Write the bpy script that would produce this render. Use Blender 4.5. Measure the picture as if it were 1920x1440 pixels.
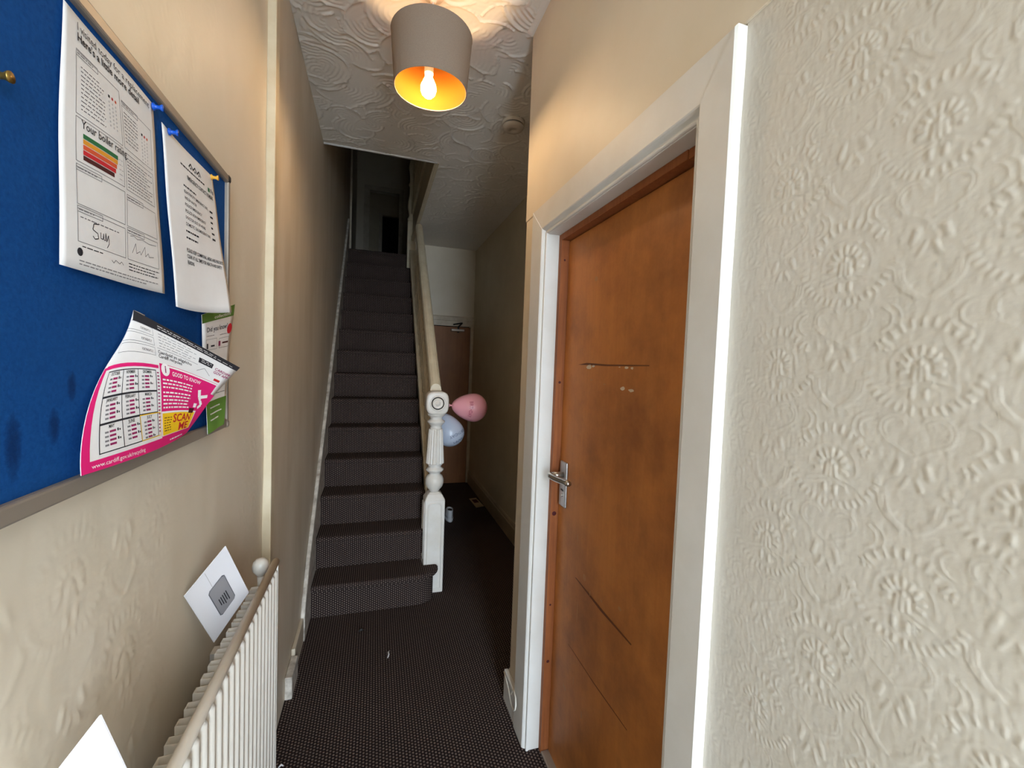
import bpy, bmesh, math, random
import numpy as np
from mathutils import Vector, Matrix

random.seed(7)
rng = np.random.default_rng(11)
for o in list(bpy.data.objects):
    bpy.data.objects.remove(o)
SC = bpy.context.scene
COL = SC.collection

# ------------------------------------------------------------------ camera, world, light
CAM_H = 1.48
F_PX, YAW, PITCH, ROLL = 809.4, 0.3071, -0.0456, 0.0372
cam_d = bpy.data.cameras.new('camera')
cam_d.sensor_width = 36.0
cam_d.lens = F_PX / 1920.0 * 36.0
cam_d.clip_start = 0.02
cam = bpy.data.objects.new('camera', cam_d)
COL.objects.link(cam)
fw = Vector((math.sin(YAW) * math.cos(PITCH), math.cos(YAW) * math.cos(PITCH), math.sin(PITCH)))
rt = Vector((math.cos(YAW), -math.sin(YAW), 0))
up = rt.cross(fw)
r2 = rt * math.cos(ROLL) + up * math.sin(ROLL)
u2 = -rt * math.sin(ROLL) + up * math.cos(ROLL)
cam.matrix_world = Matrix((
    (r2.x, u2.x, -fw.x, 0), (r2.y, u2.y, -fw.y, 0), (r2.z, u2.z, -fw.z, CAM_H), (0, 0, 0, 1)))
SC.camera = cam

SC.view_settings.view_transform = 'Standard'
SC.view_settings.look = 'None'
SC.view_settings.gamma = 1
SC.view_settings.use_curve_mapping = False
SC.view_settings.exposure = 0.9

world = bpy.data.worlds.new('daylight_sky')
SC.world = world
world.use_nodes = True
bg = world.node_tree.nodes['Background']
bg.inputs['Color'].default_value = (0.72, 0.86, 1.0, 1)
bg.inputs['Strength'].default_value = 20.0
# the open front doorway behind the camera lets the sky in: a portal helps sampling it
DOOR_Y = -1.75
ld = bpy.data.lights.new('front_doorway_portal', 'AREA')
ld.shape = 'RECTANGLE'
ld.size = 0.53
ld.size_y = 2.45
ld.cycles.is_portal = True
lo = bpy.data.objects.new('front_doorway_portal', ld)
COL.objects.link(lo)
lo.location = (0.305, DOOR_Y - 0.02, 1.24)
lo.rotation_euler = (math.radians(90), 0, 0)
BULB_STRENGTH = 112.0

# ------------------------------------------------------------------ dimensions
XL, XR, XA, XP = -0.343, 0.5906, 0.5706, 1.127
ZC = 2.8345
Y1, G, RS = 2.576, 0.2041, 0.1937          # stairs: first nosing, going, rise
XS = 0.373                                 # stairwell edge
YSOF = 3.0435
YCOR = 1.745                               # end of the near right wall
YF = 5.19                                  # far wall of the passage
def pitch(y): return RS + (y - Y1) * RS / G

# ------------------------------------------------------------------ materials
def lin(c):
    return tuple(((v / 255) / 12.92 if v / 255 <= 0.04045 else ((v / 255 + 0.055) / 1.055) ** 2.4) for v in c) + (1,)

class NT:
    def __init__(s, name):
        s.m = bpy.data.materials.new(name); s.m.use_nodes = True
        s.t = s.m.node_tree; s.b = s.t.nodes['Principled BSDF']
    def n(s, typ, **kw):
        nd = s.t.nodes.new(typ)
        for k, v in kw.items():
            if k.startswith('i_'):
                nd.inputs[k[2:].replace('_', ' ')].default_value = v
            else: setattr(nd, k, v)
        return nd
    def l(s, a, b): s.t.links.new(a, b)
    def math(s, op, a, b=None, c=None):
        nd = s.t.nodes.new('ShaderNodeMath'); nd.operation = op
        for i, v in enumerate((a, b, c)):
            if v is None: continue
            if isinstance(v, (int, float)): nd.inputs[i].default_value = v
            else: s.l(v, nd.inputs[i])
        return nd.outputs[0]
    def mix(s, fac, a, b):
        nd = s.t.nodes.new('ShaderNodeMix'); nd.data_type = 'RGBA'
        for i, v in ((0, fac), (6, a), (7, b)):
            if isinstance(v, (int, float, tuple)): nd.inputs[i].default_value = v
            else: s.l(v, nd.inputs[i])
        return nd.outputs[2]

def paint(name, col, col2=None, rough=0.5, nscale=3.0, bscale=180.0, bump=0.12, stretch=None, spec=0.4, dist=0.001, mottle=0.35):
    t = NT(name); b = t.b
    b.inputs['Roughness'].default_value = rough
    b.inputs['Specular IOR Level'].default_value = spec
    tc = t.n('ShaderNodeTexCoord')
    src = tc.outputs['Object']
    if stretch:
        mp = t.n('ShaderNodeMapping'); mp.inputs['Scale'].default_value = stretch
        t.l(src, mp.inputs['Vector']); src = mp.outputs['Vector']
    nz = t.n('ShaderNodeTexNoise', i_Scale=nscale, i_Detail=5.0, i_Roughness=0.6)
    t.l(src, nz.inputs['Vector'])
    col2 = col2 or tuple(max(0, v - 16) for v in col)
    fac = t.math('MULTIPLY_ADD', nz.outputs['Fac'], 2.2, -0.6 - (0.35 - mottle))
    cl = t.n('ShaderNodeClamp'); t.l(fac, cl.inputs['Value'])
    t.l(t.mix(cl.outputs[0], lin(col), lin(col2)), b.inputs['Base Color'])
    if bump:
        nb = t.n('ShaderNodeTexNoise', i_Scale=bscale, i_Detail=3.0)
        t.l(tc.outputs['Object'], nb.inputs['Vector'])
        bp = t.n('ShaderNodeBump', i_Strength=bump, i_Distance=dist)
        t.l(nb.outputs['Fac'], bp.inputs['Height']); t.l(bp.outputs['Normal'], b.inputs['Normal'])
    return t.m

def plain(name, col, rough=0.5, metal=0.0, spec=0.5):
    t = NT(name)
    t.b.inputs['Base Color'].default_value = lin(col)
    t.b.inputs['Roughness'].default_value = rough
    t.b.inputs['Metallic'].default_value = metal
    t.b.inputs['Specular IOR Level'].default_value = spec
    return t.m

def wood(name, c1, c2, rough=0.5, scale=(30, 30, 1.6), blotch=0.5, c3=None, spec=0.4):
    t = NT(name); b = t.b
    tc = t.n('ShaderNodeTexCoord')
    mp = t.n('ShaderNodeMapping'); mp.inputs['Scale'].default_value = scale
    t.l(tc.outputs['Object'], mp.inputs['Vector'])
    nz = t.n('ShaderNodeTexNoise', i_Scale=2.0, i_Detail=6.0, i_Roughness=0.65, i_Distortion=0.6)
    t.l(mp.outputs['Vector'], nz.inputs['Vector'])
    n2 = t.n('ShaderNodeTexNoise', i_Scale=2.6, i_Detail=6.0, i_Roughness=0.7)
    t.l(tc.outputs['Object'], n2.inputs['Vector'])
    f1 = t.math('MULTIPLY_ADD', nz.outputs['Fac'], 2.4, -0.7)
    c = t.n('ShaderNodeClamp'); t.l(f1, c.inputs['Value'])
    a = t.mix(c.outputs[0], lin(c1), lin(c2))
    f2 = t.math('MULTIPLY_ADD', n2.outputs['Fac'], 4.0, -1.75)
    cc = t.n('ShaderNodeClamp'); t.l(f2, cc.inputs['Value'])
    f3 = t.math('MULTIPLY', cc.outputs[0], blotch)
    t.l(t.mix(f3, a, lin(c3 or tuple(v * 0.62 for v in c2))), b.inputs['Base Color'])
    b.inputs['Roughness'].default_value = rough
    b.inputs['Specular IOR Level'].default_value = spec
    bp = t.n('ShaderNodeBump', i_Strength=0.08, i_Distance=0.001)
    t.l(nz.outputs['Fac'], bp.inputs['Height']); t.l(bp.outputs['Normal'], b.inputs['Normal'])
    return t.m

def carpet(name):
    # dark loop pile with a staggered grid of paler loops, laid out in metres on the carpet's own uv
    t = NT(name); b = t.b
    uv = t.n('ShaderNodeUVMap'); uv.uv_map = 'uv'
    sp = t.n('ShaderNodeSeparateXYZ'); t.l(uv.outputs[0], sp.inputs[0])
    su, sv = 0.0238, 0.0136
    u = t.math('DIVIDE', sp.outputs[0], su); v = t.math('DIVIDE', sp.outputs[1], sv)
    def d(off):
        a = t.math('SUBTRACT', t.math('FRACT', t.math('ADD', u, off)), 0.5)
        c = t.math('SUBTRACT', t.math('FRACT', t.math('ADD', v, off)), 0.5)
        a = t.math('MULTIPLY', a, su / 0.0088); c = t.math('MULTIPLY', c, sv / 0.0100)
        return t.math('SQRT', t.math('ADD', t.math('MULTIPLY', a, a), t.math('MULTIPLY', c, c)))
    dm = t.math('MINIMUM', d(0.0), d(0.5))
    h = t.math('SUBTRACT', 1.0, t.math('MULTIPLY', dm, 1.75))
    hc = t.n('ShaderNodeClamp'); t.l(h, hc.inputs['Value'])
    f = t.math('MULTIPLY', hc.outputs[0], 1.35)
    fc = t.n('ShaderNodeClamp'); t.l(f, fc.inputs['Value'])
    nz = t.n('ShaderNodeTexNoise', i_Scale=3.0, i_Detail=4.0)
    tc = t.n('ShaderNodeTexCoord'); t.l(tc.outputs['Object'], nz.inputs['Vector'])
    dk = t.mix(nz.outputs['Fac'], lin((32, 24, 24)), lin((42, 32, 30)))
    lt = t.mix(nz.outputs['Fac'], lin((134, 117, 108)), lin((112, 96, 87)))
    t.l(t.mix(fc.outputs[0], dk, lt), b.inputs['Base Color'])
    b.inputs['Roughness'].default_value = 0.95
    b.inputs['Specular IOR Level'].default_value = 0.1
    bp = t.n('ShaderNodeBump', i_Strength=0.6, i_Distance=0.004)
    t.l(hc.outputs[0], bp.inputs['Height']); t.l(bp.outputs['Normal'], b.inputs['Normal'])
    return t.m

M = {}
M['wall'] = paint('cream_wall_paint', (226, 214, 196), (216, 202, 178), rough=0.5, nscale=2.2, bscale=90, bump=0.18)
M['wallpaper'] = paint('embossed_wallpaper_paint', (212, 206, 196), (204, 197, 184), rough=0.48, nscale=2.5, bscale=260, bump=0.12)
M['wallstair'] = paint('scuffed_stair_wall_paint', (228, 214, 194), (206, 188, 162), rough=0.5, nscale=2.0, bscale=70, bump=0.2, stretch=(1, 2.2, 0.6))
M['ceil'] = paint('ceiling_plaster_paint', (238, 232, 224), (232, 224, 212), rough=0.7, nscale=2, bscale=60, bump=0.15)
M['gloss'] = paint('white_gloss_paint', (224, 221, 216), (214, 209, 201), rough=0.5, nscale=6, bscale=45, bump=0.06, spec=0.5)
M['gloss_old'] = paint('aged_gloss_paint', (214, 202, 182), (186, 170, 146), rough=0.38, nscale=9, bscale=60, bump=0.12)
M['cream'] = paint('cream_gloss_joinery', (222, 208, 180), (204, 186, 154), rough=0.35, nscale=10, bscale=80, bump=0.06)
M['newelp'] = paint('newel_paint', (234, 229, 222), (222, 213, 200), rough=0.35, nscale=9, bscale=80, bump=0.05)
M['scuffed'] = paint('chipped_string_paint', (214, 206, 194), (120, 104, 88), rough=0.5, nscale=22, bscale=70, bump=0.35, mottle=0.2)
M['carpet'] = carpet('dotted_loop_carpet')
M['door'] = wood('door_veneer', (198, 128, 66), (184, 114, 56), rough=0.45, scale=(14, 14, 1.0), blotch=0.75, c3=(128, 76, 42))
M['frame'] = wood('raw_timber_frame', (166, 98, 52), (138, 76, 38), rough=0.6, scale=(60, 60, 3), blotch=0.3)
M['fardoor'] = wood('passage_door_veneer', (156, 102, 58), (136, 86, 46), rough=0.5, scale=(14, 14, 1.0), blotch=0.3)
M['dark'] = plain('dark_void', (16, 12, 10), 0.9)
M['steel'] = plain('brushed_steel', (196, 192, 186), 0.28, 1.0)
M['alu'] = plain('aluminium_frame', (150, 138, 126), 0.45, 0.25)
M['plateg'] = plain('grey_plate_metal', (182, 182, 184), 0.35, 0.75)
M['chrome'] = plain('closer_metal', (190, 180, 172), 0.3, 0.9)
M['blackp'] = plain('black_plastic', (28, 26, 26), 0.5)
M['whitep'] = plain('white_plastic', (226, 220, 208), 0.4)
M['rad'] = paint('radiator_enamel', (228, 222, 212), (220, 212, 200), rough=0.3, nscale=5, bump=0, spec=0.5)
M['radtop'] = paint('radiator_rail_enamel', (214, 204, 190), (206, 194, 178), rough=0.35, nscale=5, bump=0, spec=0.5)
M['paper'] = paint('white_paper', (232, 228, 226), (224, 219, 216), rough=0.8, nscale=14, bump=0, spec=0.2)
M['envelope'] = plain('white_envelope_paper', (236, 234, 238), 0.8, spec=0.2)
M['window_film'] = plain('grey_envelope_window', (150, 148, 152), 0.25)
M['winshadow'] = plain('window_edge_grey', (92, 92, 100), 0.5)
M['ink'] = plain('black_ink', (44, 42, 46), 0.8, spec=0.2)
M['greyink'] = plain('grey_ink', (128, 124, 126), 0.8, spec=0.2)
M['paleink'] = plain('pale_grey_ink', (196, 192, 192), 0.8, spec=0.2)
M['pink'] = plain('magenta_ink', (222, 30, 112), 0.6, spec=0.3)
M['dkpink'] = plain('dark_magenta_ink', (150, 36, 90), 0.6, spec=0.3)
M['yellow'] = plain('yellow_ink', (250, 200, 30), 0.6, spec=0.3)
M['orange'] = plain('orange_ink', (226, 150, 40), 0.6, spec=0.3)
M['redor'] = plain('red_orange_ink', (214, 84, 48), 0.6, spec=0.3)
M['red'] = plain('red_ink', (196, 30, 44), 0.6, spec=0.3)
M['maroon'] = plain('maroon_ink', (74, 24, 28), 0.6, spec=0.3)
M['green'] = plain('dark_green_ink', (22, 104, 62), 0.6, spec=0.3)
M['leafgreen'] = plain('leaf_green_ink', (92, 128, 50), 0.6, spec=0.3)
M['whiteink'] = plain('white_ink', (240, 234, 232), 0.7, spec=0.2)
M['pinblue'] = plain('blue_pin_plastic', (20, 84, 190), 0.3)
M['pinyel'] = plain('yellow_pin_plastic', (226, 168, 60), 0.3)
M['brass'] = plain('brass_pin', (150, 120, 60), 0.35, 0.8)
M['shade_out'] = paint('taupe_shade_fabric', (150, 134, 120), (140, 124, 110), rough=0.9, nscale=300, bscale=500, bump=0.2, spec=0.1)
M['shade_in'] = plain('gold_shade_lining', (112, 60, 12), 0.7, spec=0.05)
M['detector'] = plain('detector_plastic', (212, 200, 184), 0.5)
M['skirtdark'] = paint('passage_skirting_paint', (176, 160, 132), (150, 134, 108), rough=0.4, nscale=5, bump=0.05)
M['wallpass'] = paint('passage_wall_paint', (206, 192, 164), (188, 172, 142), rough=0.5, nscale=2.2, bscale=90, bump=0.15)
M['shoe'] = plain('white_trainer_leather', (214, 214, 216), 0.5)
M['flyer'] = plain('faded_flyer_paper', (186, 168, 138), 0.8)
M['pave'] = plain('pavement', (150, 148, 144), 0.9)
M['brick'] = plain('front_wall_render', (200, 190, 170), 0.9)

def balloon_mat(name, col):
    t = NT(name); b = t.b
    b.inputs['Base Color'].default_value = lin(col)
    b.inputs['Roughness'].default_value = 0.3
    b.inputs['Subsurface Weight'].default_value = 0.25
    b.inputs['Subsurface Radius'].default_value = (0.02, 0.02, 0.02)
    return t.m
M['bpink'] = balloon_mat('pink_balloon_latex', (240, 168, 176))
M['bblue'] = balloon_mat('pale_blue_balloon_latex', (194, 202, 218))

def felt_mat():
    t = NT('blue_felt'); b = t.b
    tc = t.n('ShaderNodeTexCoord')
    nz = t.n('ShaderNodeTexNoise', i_Scale=220.0, i_Detail=3.0); t.l(tc.outputs['Object'], nz.inputs['Vector'])
    n2 = t.n('ShaderNodeTexNoise', i_Scale=5.0, i_Detail=4.0); t.l(tc.outputs['Object'], n2.inputs['Vector'])
    a = t.mix(nz.outputs['Fac'], lin((10, 60, 122)), lin((26, 84, 150)))
    f = t.math('MULTIPLY', n2.outputs['Fac'], 0.35)
    cur = t.mix(f, a, lin((10, 48, 104)))
    # damp dark smears rubbed into the felt
    sp = t.n('ShaderNodeSeparateXYZ'); t.l(tc.outputs['Object'], sp.inputs[0])
    for (y, z, wy, wz) in ((0.527, 1.385, 0.011, 0.034), (0.611, 1.437, 0.008, 0.018), (0.582, 1.396, 0.009, 0.02)):
        dy = t.math('DIVIDE', t.math('SUBTRACT', sp.outputs[1], y), wy)
        dz = t.math('DIVIDE', t.math('SUBTRACT', sp.outputs[2], z), wz)
        r = t.math('ADD', t.math('MULTIPLY', dy, dy), t.math('MULTIPLY', dz, dz))
        r = t.math('ADD', r, t.math('MULTIPLY', nz.outputs['Fac'], 0.6))
        w = t.n('ShaderNodeClamp'); t.l(t.math('SUBTRACT', 1.4, r), w.inputs['Value'])
        cur = t.mix(t.math('MULTIPLY', w.outputs[0], 0.6), cur, lin((8, 18, 60)))
    t.l(cur, b.inputs['Base Color'])
    b.inputs['Roughness'].default_value = 0.95
    b.inputs['Specular IOR Level'].default_value = 0.1
    bp = t.n('ShaderNodeBump', i_Strength=0.5, i_Distance=0.001)
    t.l(nz.outputs['Fac'], bp.inputs['Height']); t.l(bp.outputs['Normal'], b.inputs['Normal'])
    return t.m
M['felt'] = felt_mat()

def bulb_mat():
    t = NT('lit_bulb_glass')
    t.b.inputs['Base Color'].default_value = (1, 0.9, 0.7, 1)
    t.b.inputs['Emission Color'].default_value = (1.0, 0.70, 0.38, 1)
    t.b.inputs['Emission Strength'].default_value = BULB_STRENGTH
    return t.m
M['bulb'] = bulb_mat()

# ------------------------------------------------------------------ builders
def link(name, me, m, parent=None, smooth=False):
    me.name = name
    if m is not None:
        me.materials.clear(); me.materials.append(M[m] if isinstance(m, str) else m)
    o = bpy.data.objects.new(name, me); COL.objects.link(o)
    if smooth:
        me.polygons.foreach_set('use_smooth', np.ones(len(me.polygons), bool))
    if parent: o.parent = parent; o.matrix_parent_inverse = Matrix.Translation(-parent.location)
    return o

def obj(name, bm, m, parent=None, smooth=False, bevel=0, seg=2):
    me = bpy.data.meshes.new(name); bmesh.ops.recalc_face_normals(bm, faces=bm.faces)
    bm.to_mesh(me); bm.free()
    o = link(name, me, m, parent, smooth)
    if bevel:
        b = o.modifiers.new('bevel', 'BEVEL'); b.width = bevel; b.segments = seg; b.limit_method = 'ANGLE'
    return o

def tag(o, label, cat=None, group=None, kind=None):
    o['label'] = label
    if cat: o['category'] = cat
    if group: o['group'] = group
    if kind: o['kind'] = kind
    return o

def thing(name, label, cat, loc=(0, 0, 0), group=None, kind=None):
    o = bpy.data.objects.new(name, None); COL.objects.link(o)
    o.location = loc; o.empty_display_size = 0.05
    return tag(o, label, cat, group, kind)

def box(bm, x0, x1, y0, y1, z0, z1):
    v = [bm.verts.new(p) for p in ((x0, y0, z0), (x1, y0, z0), (x1, y1, z0), (x0, y1, z0), (x0, y0, z1), (x1, y0, z1), (x1, y1, z1), (x0, y1, z1))]
    for f in ((0, 3, 2, 1), (4, 5, 6, 7), (0, 1, 5, 4), (1, 2, 6, 5), (2, 3, 7, 6), (3, 0, 4, 7)):
        bm.faces.new([v[i] for i in f])

def boxes(*bs):
    bm = bmesh.new()
    for b in bs: box(bm, *b)
    return bm

def prism(bm, pts, axis, a, b):
    """polygon pts (2d) extruded along axis 'x','y' or 'z' from a to b"""
    def P(p, t):
        return {'x': (t, p[0], p[1]), 'y': (p[0], t, p[1]), 'z': (p[0], p[1], t)}[axis]
    A = [bm.verts.new(P(p, a)) for p in pts]; B = [bm.verts.new(P(p, b)) for p in pts]
    n = len(pts)
    bm.faces.new(A); bm.faces.new(B[::-1])
    for i in range(n): bm.faces.new((A[i], A[(i + 1) % n], B[(i + 1) % n], B[i]))

def lathe(bm, prof, c, seg=24, flute=None, cap=True):
    rings = []
    for r, z in prof:
        ring = []
        for k in range(seg):
            a = 2 * math.pi * k / seg
            rr = r
            if flute and flute[0] < z < flute[1]: rr = r * (1.0 - (0.09 if k % 2 else 0.0))
            ring.append(bm.verts.new((c[0] + rr * math.cos(a), c[1] + rr * math.sin(a), c[2] + z)))
        rings.append(ring)
    for a, b in zip(rings, rings[1:]):
        for k in range(seg): bm.faces.new((a[k], a[(k + 1) % seg], b[(k + 1) % seg], b[k]))
    if cap:
        bm.faces.new(rings[0][::-1]); bm.faces.new(rings[-1])

def tube(bm, pts, r, seg=8):
    pts = [Vector(p) for p in pts]; rings = []
    n0 = None
    for i, p in enumerate(pts):
        d = (pts[min(i + 1, len(pts) - 1)] - pts[max(i - 1, 0)]).normalized()
        a = Vector((0, 0, 1)) if abs(d.z) < 0.9 else Vector((1, 0, 0))
        s = d.cross(a).normalized() if n0 is None else (n0 - d * n0.dot(d)).normalized()
        n0 = s; t = d.cross(s)
        rr = r[i] if isinstance(r, (list, tuple)) else r
        rings.append([bm.verts.new(p + (s * math.cos(2 * math.pi * k / seg) + t * math.sin(2 * math.pi * k / seg)) * rr) for k in range(seg)])
    for a, b in zip(rings, rings[1:]):
        for k in range(seg): bm.faces.new((a[k], a[(k + 1) % seg], b[(k + 1) % seg], b[k]))
    bm.faces.new(rings[0][::-1]); bm.faces.new(rings[-1])

def grid_mesh(name, P, flip=False, uv=None):
    """P: (n, m, 3) array of points -> mesh"""
    n, m = P.shape[:2]
    me = bpy.data.meshes.new(name)
    idx = np.arange(n * m).reshape(n, m)
    q = np.stack([idx[:-1, :-1], idx[1:, :-1], idx[1:, 1:], idx[:-1, 1:]], -1).reshape(-1, 4)
    if flip: q = q[:, ::-1]
    me.vertices.add(n * m); me.vertices.foreach_set('co', np.ascontiguousarray(P, np.float32).ravel())
    me.loops.add(q.size); me.loops.foreach_set('vertex_index', np.ascontiguousarray(q, np.int32).ravel())
    me.polygons.add(len(q))
    me.polygons.foreach_set('loop_start', np.arange(0, q.size, 4, dtype=np.int32))
    me.update(calc_edges=True)
    if uv is not None:
        lay = me.uv_layers.new(name='uv')
        lay.data.foreach_set('uv', np.ascontiguousarray(uv.reshape(-1, 2)[q.ravel()], np.float32).ravel())
    return me

def uv_faces(bm, fn):
    lay = bm.loops.layers.uv.verify()
    bm.normal_update()
    for f in bm.faces:
        for l in f.loops: l[lay].uv = fn(f, l.vert.co)

def name_uv(o):
    if o.data.uv_layers: o.data.uv_layers[0].name = 'uv'

# ------------------------------------------------------------------ embossed relief (a half-drop wallpaper repeat 184 x 269 mm)
PY, PZ = 0.184, 0.2697
def emboss_tile():
    res = 0.0008
    ny, nz = int(round(PY / res)), int(round(PZ / res))
    yy = (np.arange(ny) + 0.5) * PY / ny; zz = (np.arange(nz) + 0.5) * PZ / nz
    Yg, Zg = np.meshgrid(yy, zz, indexing='ij')
    H = np.zeros((ny, nz))
    def cap(y0, z0, y1, z1, r, h=1.0):
        for oy in (-PY, 0, PY):
            for oz in (-PZ, 0, PZ):
                a = (y0 + oy, z0 + oz); b = (y1 + oy, z1 + oz)
                if max(a[0], b[0]) < -r or min(a[0], b[0]) > PY + r or max(a[1], b[1]) < -r or min(a[1], b[1]) > PZ + r: continue
                dy, dz = b[0] - a[0], b[1] - a[1]; L = dy * dy + dz * dz + 1e-12
                t = np.clip(((Yg - a[0]) * dy + (Zg - a[1]) * dz) / L, 0, 1)
                d = np.hypot(Yg - a[0] - t * dy, Zg - a[1] - t * dz) / r
                np.maximum(H, h * np.sqrt(np.clip(1 - d * d, 0, 1)), out=H)
    def poly(pts, r, h=1.0):
        for p, q in zip(pts, pts[1:]): cap(p[0], p[1], q[0], q[1], r, h)
    def arc(cy, cz, R, a0, a1, r, h=1.0, n=14, sq=1.0):
        poly([(cy + R * math.cos(math.radians(a0 + (a1 - a0) * k / n)), cz + sq * R * math.sin(math.radians(a0 + (a1 - a0) * k / n))) for k in range(n + 1)], r, h)
    for (cy, cz) in ((0.046, 0.0674), (0.138, 0.0674 + PZ / 2)):
        s = 1
        # fan of petals, seeds, arch
        for k in range(9):
            a = math.radians(-14 + 26 * k)
            cap(cy + 0.0145 * math.cos(a), cz + 0.015 * math.sin(a), cy + 0.0205 * math.cos(a), cz + 0.0225 * math.sin(a), 0.0033)
        for dy in (-0.0065, 0, 0.0065):
            cap(cy + dy, cz - 0.012, cy + dy * 0.75, cz + (0.007 if dy == 0 else 0.002), 0.0029)
        arc(cy, cz, 0.031, -5, 120, 0.0016, 0.45, 18); arc(cy, cz, 0.032, 135, 195, 0.0016, 0.5, 8)
        for k in range(9):
            a = math.radians(35 + 13.7 * k)
            cap(cy + 0.043 * math.cos(a), cz + 0.049 * math.sin(a), cy + 0.050 * math.cos(a), cz + 0.057 * math.sin(a), 0.0026, 0.85)
        for sx in (-1, 1):      # small rosettes by the arch
            for k in range(5):
                a = k * 1.2566 + 0.3
                cap(cy + sx * 0.041 + 0.0055 * math.cos(a), cz + 0.027 + 0.0055 * math.sin(a), cy + sx * 0.041 + 0.006 * math.cos(a), cz + 0.027 + 0.006 * math.sin(a), 0.0024, 0.8)
            for k in range(9):  # beads sweeping below
                a = math.radians(-8 - 9.5 * k)
                R = 0.060 - 0.0006 * k
                cap(cy + sx * R * math.cos(a), cz + R * math.sin(a) * 0.95, cy + sx * (R - 0.006) * math.cos(a), cz + (R - 0.006) * math.sin(a) * 0.95, 0.0023, 0.8)
            cap(cy + sx * 0.007, cz - 0.026, cy + sx * 0.007, cz - 0.033, 0.0034)
            cap(cy + sx * 0.003, cz - 0.018, cy + sx * 0.020, cz - 0.024, 0.0014, 0.6)
            cap(cy + sx * 0.010, cz - 0.014, cy + sx * 0.032, cz - 0.020, 0.0014, 0.6)
            # heart scrolls under the flower
            hy, hz = cy + sx * 0.020, cz - 0.072
            arc(hy, hz, 0.017, -60 if sx > 0 else 240, 150 if sx > 0 else 30, 0.0014, 0.5, 16)
            arc(hy, hz, 0.0125, -50 if sx > 0 else 230, 140 if sx > 0 else 40, 0.0012, 0.6, 12)
            poly([(hy + sx * 0.009, hz - 0.015), (cy, cz - 0.104)], 0.0014, 0.45)
            arc(hy + sx * 0.026, hz - 0.004, 0.014, -80 if sx > 0 else 260, 80 if sx > 0 else 100, 0.0013, 0.7)
            arc(hy + sx * 0.030, hz - 0.004, 0.019, -70 if sx > 0 else 250, 70 if sx > 0 else 110, 0.0013, 0.6)
            cap(cy + sx * 0.013, cz - 0.112, cy + sx * 0.017, cz - 0.124, 0.0042, 0.8)
            cap(cy + sx * 0.004, cz - 0.128, cy + sx * 0.010, cz - 0.140, 0.003, 0.7)
        # S-shaped comb ribbons
        for sx in (-1, 1):
            by, bz = cy + sx * 0.070, cz - 0.040
            for off in (0, 0.0042, 0.0084):
                poly([(by - sx * 0.012 + sx * off, bz + 0.022), (by - sx * 0.010 + sx * off, bz + 0.008), (by + sx * off, bz - 0.006), (by + sx * 0.014 + sx * off, bz - 0.016)], 0.0013, 0.7)
            for k in range(7):
                cap(by - sx * 0.004 + sx * 0.0028 * k, bz + 0.0 - 0.003 * k, by + sx * 0.0028 * k, bz + 0.003 - 0.003 * k, 0.0010, 0.6)
    for _ in range(620):        # filler dots and commas between the motifs
        y0, z0 = rng.uniform(0, PY), rng.uniform(0, PZ); a = rng.uniform(0, 6.28); L = rng.uniform(0.0, 0.008)
        cap(y0, z0, y0 + L * math.cos(a), z0 + L * math.sin(a), rng.uniform(0.0010, 0.0019), rng.uniform(0.14, 0.36))
    for _ in range(2):
        H = (H + np.roll(H, 1, 0) + np.roll(H, -1, 0) + np.roll(H, 1, 1) + np.roll(H, -1, 1)) / 5
    return H
TILE = emboss_tile()

def emboss(Y, Z):
    ny, nz = TILE.shape
    u = ((Y - 0.329 + 0.046) / PY) % 1 * ny - 0.5; v = ((Z - 1.493 + 0.0674) / PZ) % 1 * nz - 0.5
    i = np.floor(u).astype(int); j = np.floor(v).astype(int); fu = u - i; fv = v - j
    i %= ny; j %= nz; i1 = (i + 1) % ny; j1 = (j + 1) % nz
    return TILE[i, j] * (1 - fu) * (1 - fv) + TILE[i1, j] * fu * (1 - fv) + TILE[i, j1] * (1 - fu) * fv + TILE[i1, j1] * fu * fv

def vnoise(A, B, freq, seed, n=10):
    r = np.random.default_rng(seed); out = np.zeros_like(A)
    for _ in range(n):
        a = r.uniform(0, 6.28); f = freq * r.uniform(0.6, 1.5)
        out += np.sin((A * math.cos(a) + B * math.sin(a)) * f * 6.28 + r.uniform(0, 6.28))
    return out / math.sqrt(n)

def axis(*segs):
    out = []
    for a, b, st in segs:
        n = max(1, int(round((b - a) / st))); out.append(np.linspace(a, b, n, endpoint=False))
    return np.concatenate(out + [[segs[-1][1]]])

# ------------------------------------------------------------------ setting: walls
# left wall: one long plane with worn, over-painted embossed paper in the hall
ya = axis((DOOR_Y, 0.45, 0.1), (0.45, 1.58, 0.004), (1.58, 2.3, 0.02), (2.3, 5.9, 0.12))
za = axis((0.0, 0.85, 0.1), (0.85, 2.75, 0.004), (2.75, 5.3, 0.15))
Yg, Zg = np.meshgrid(ya, za, indexing='ij')
mask = np.clip(0.45 + 0.55 * vnoise(Yg, Zg, 1.6, 3), 0, 1.2) * np.clip((1.6 - Yg) / 0.1, 0, 1)
hh = 0.0012 * emboss(Yg * 0.8, Zg * 0.8) * mask + 0.0012 * vnoise(Yg, Zg, 1.8, 5) + 0.0003 * vnoise(Yg, Zg * 0.4, 9, 6)
P = np.stack([XL - 0.0008 + hh, Yg, Zg], -1)
o = link('wall_left', grid_mesh('wall_left', P, flip=True), 'wall', smooth=True)
tag(o, 'long cream painted wall with worn embossed paper beside the stairs', 'wall', kind='structure')
o.data.materials.append(M['wallstair'])
cy_ = P[:, :, 1]; fm = ((cy_[:-1, :-1] > 1.6).ravel()).astype(np.int32)
o.data.polygons.foreach_set('material_index', fm)
obj('wall_core', boxes((XL - 0.22, XL - 0.004, DOOR_Y, 5.9, 0, 5.3)), 'wall', o)

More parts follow.
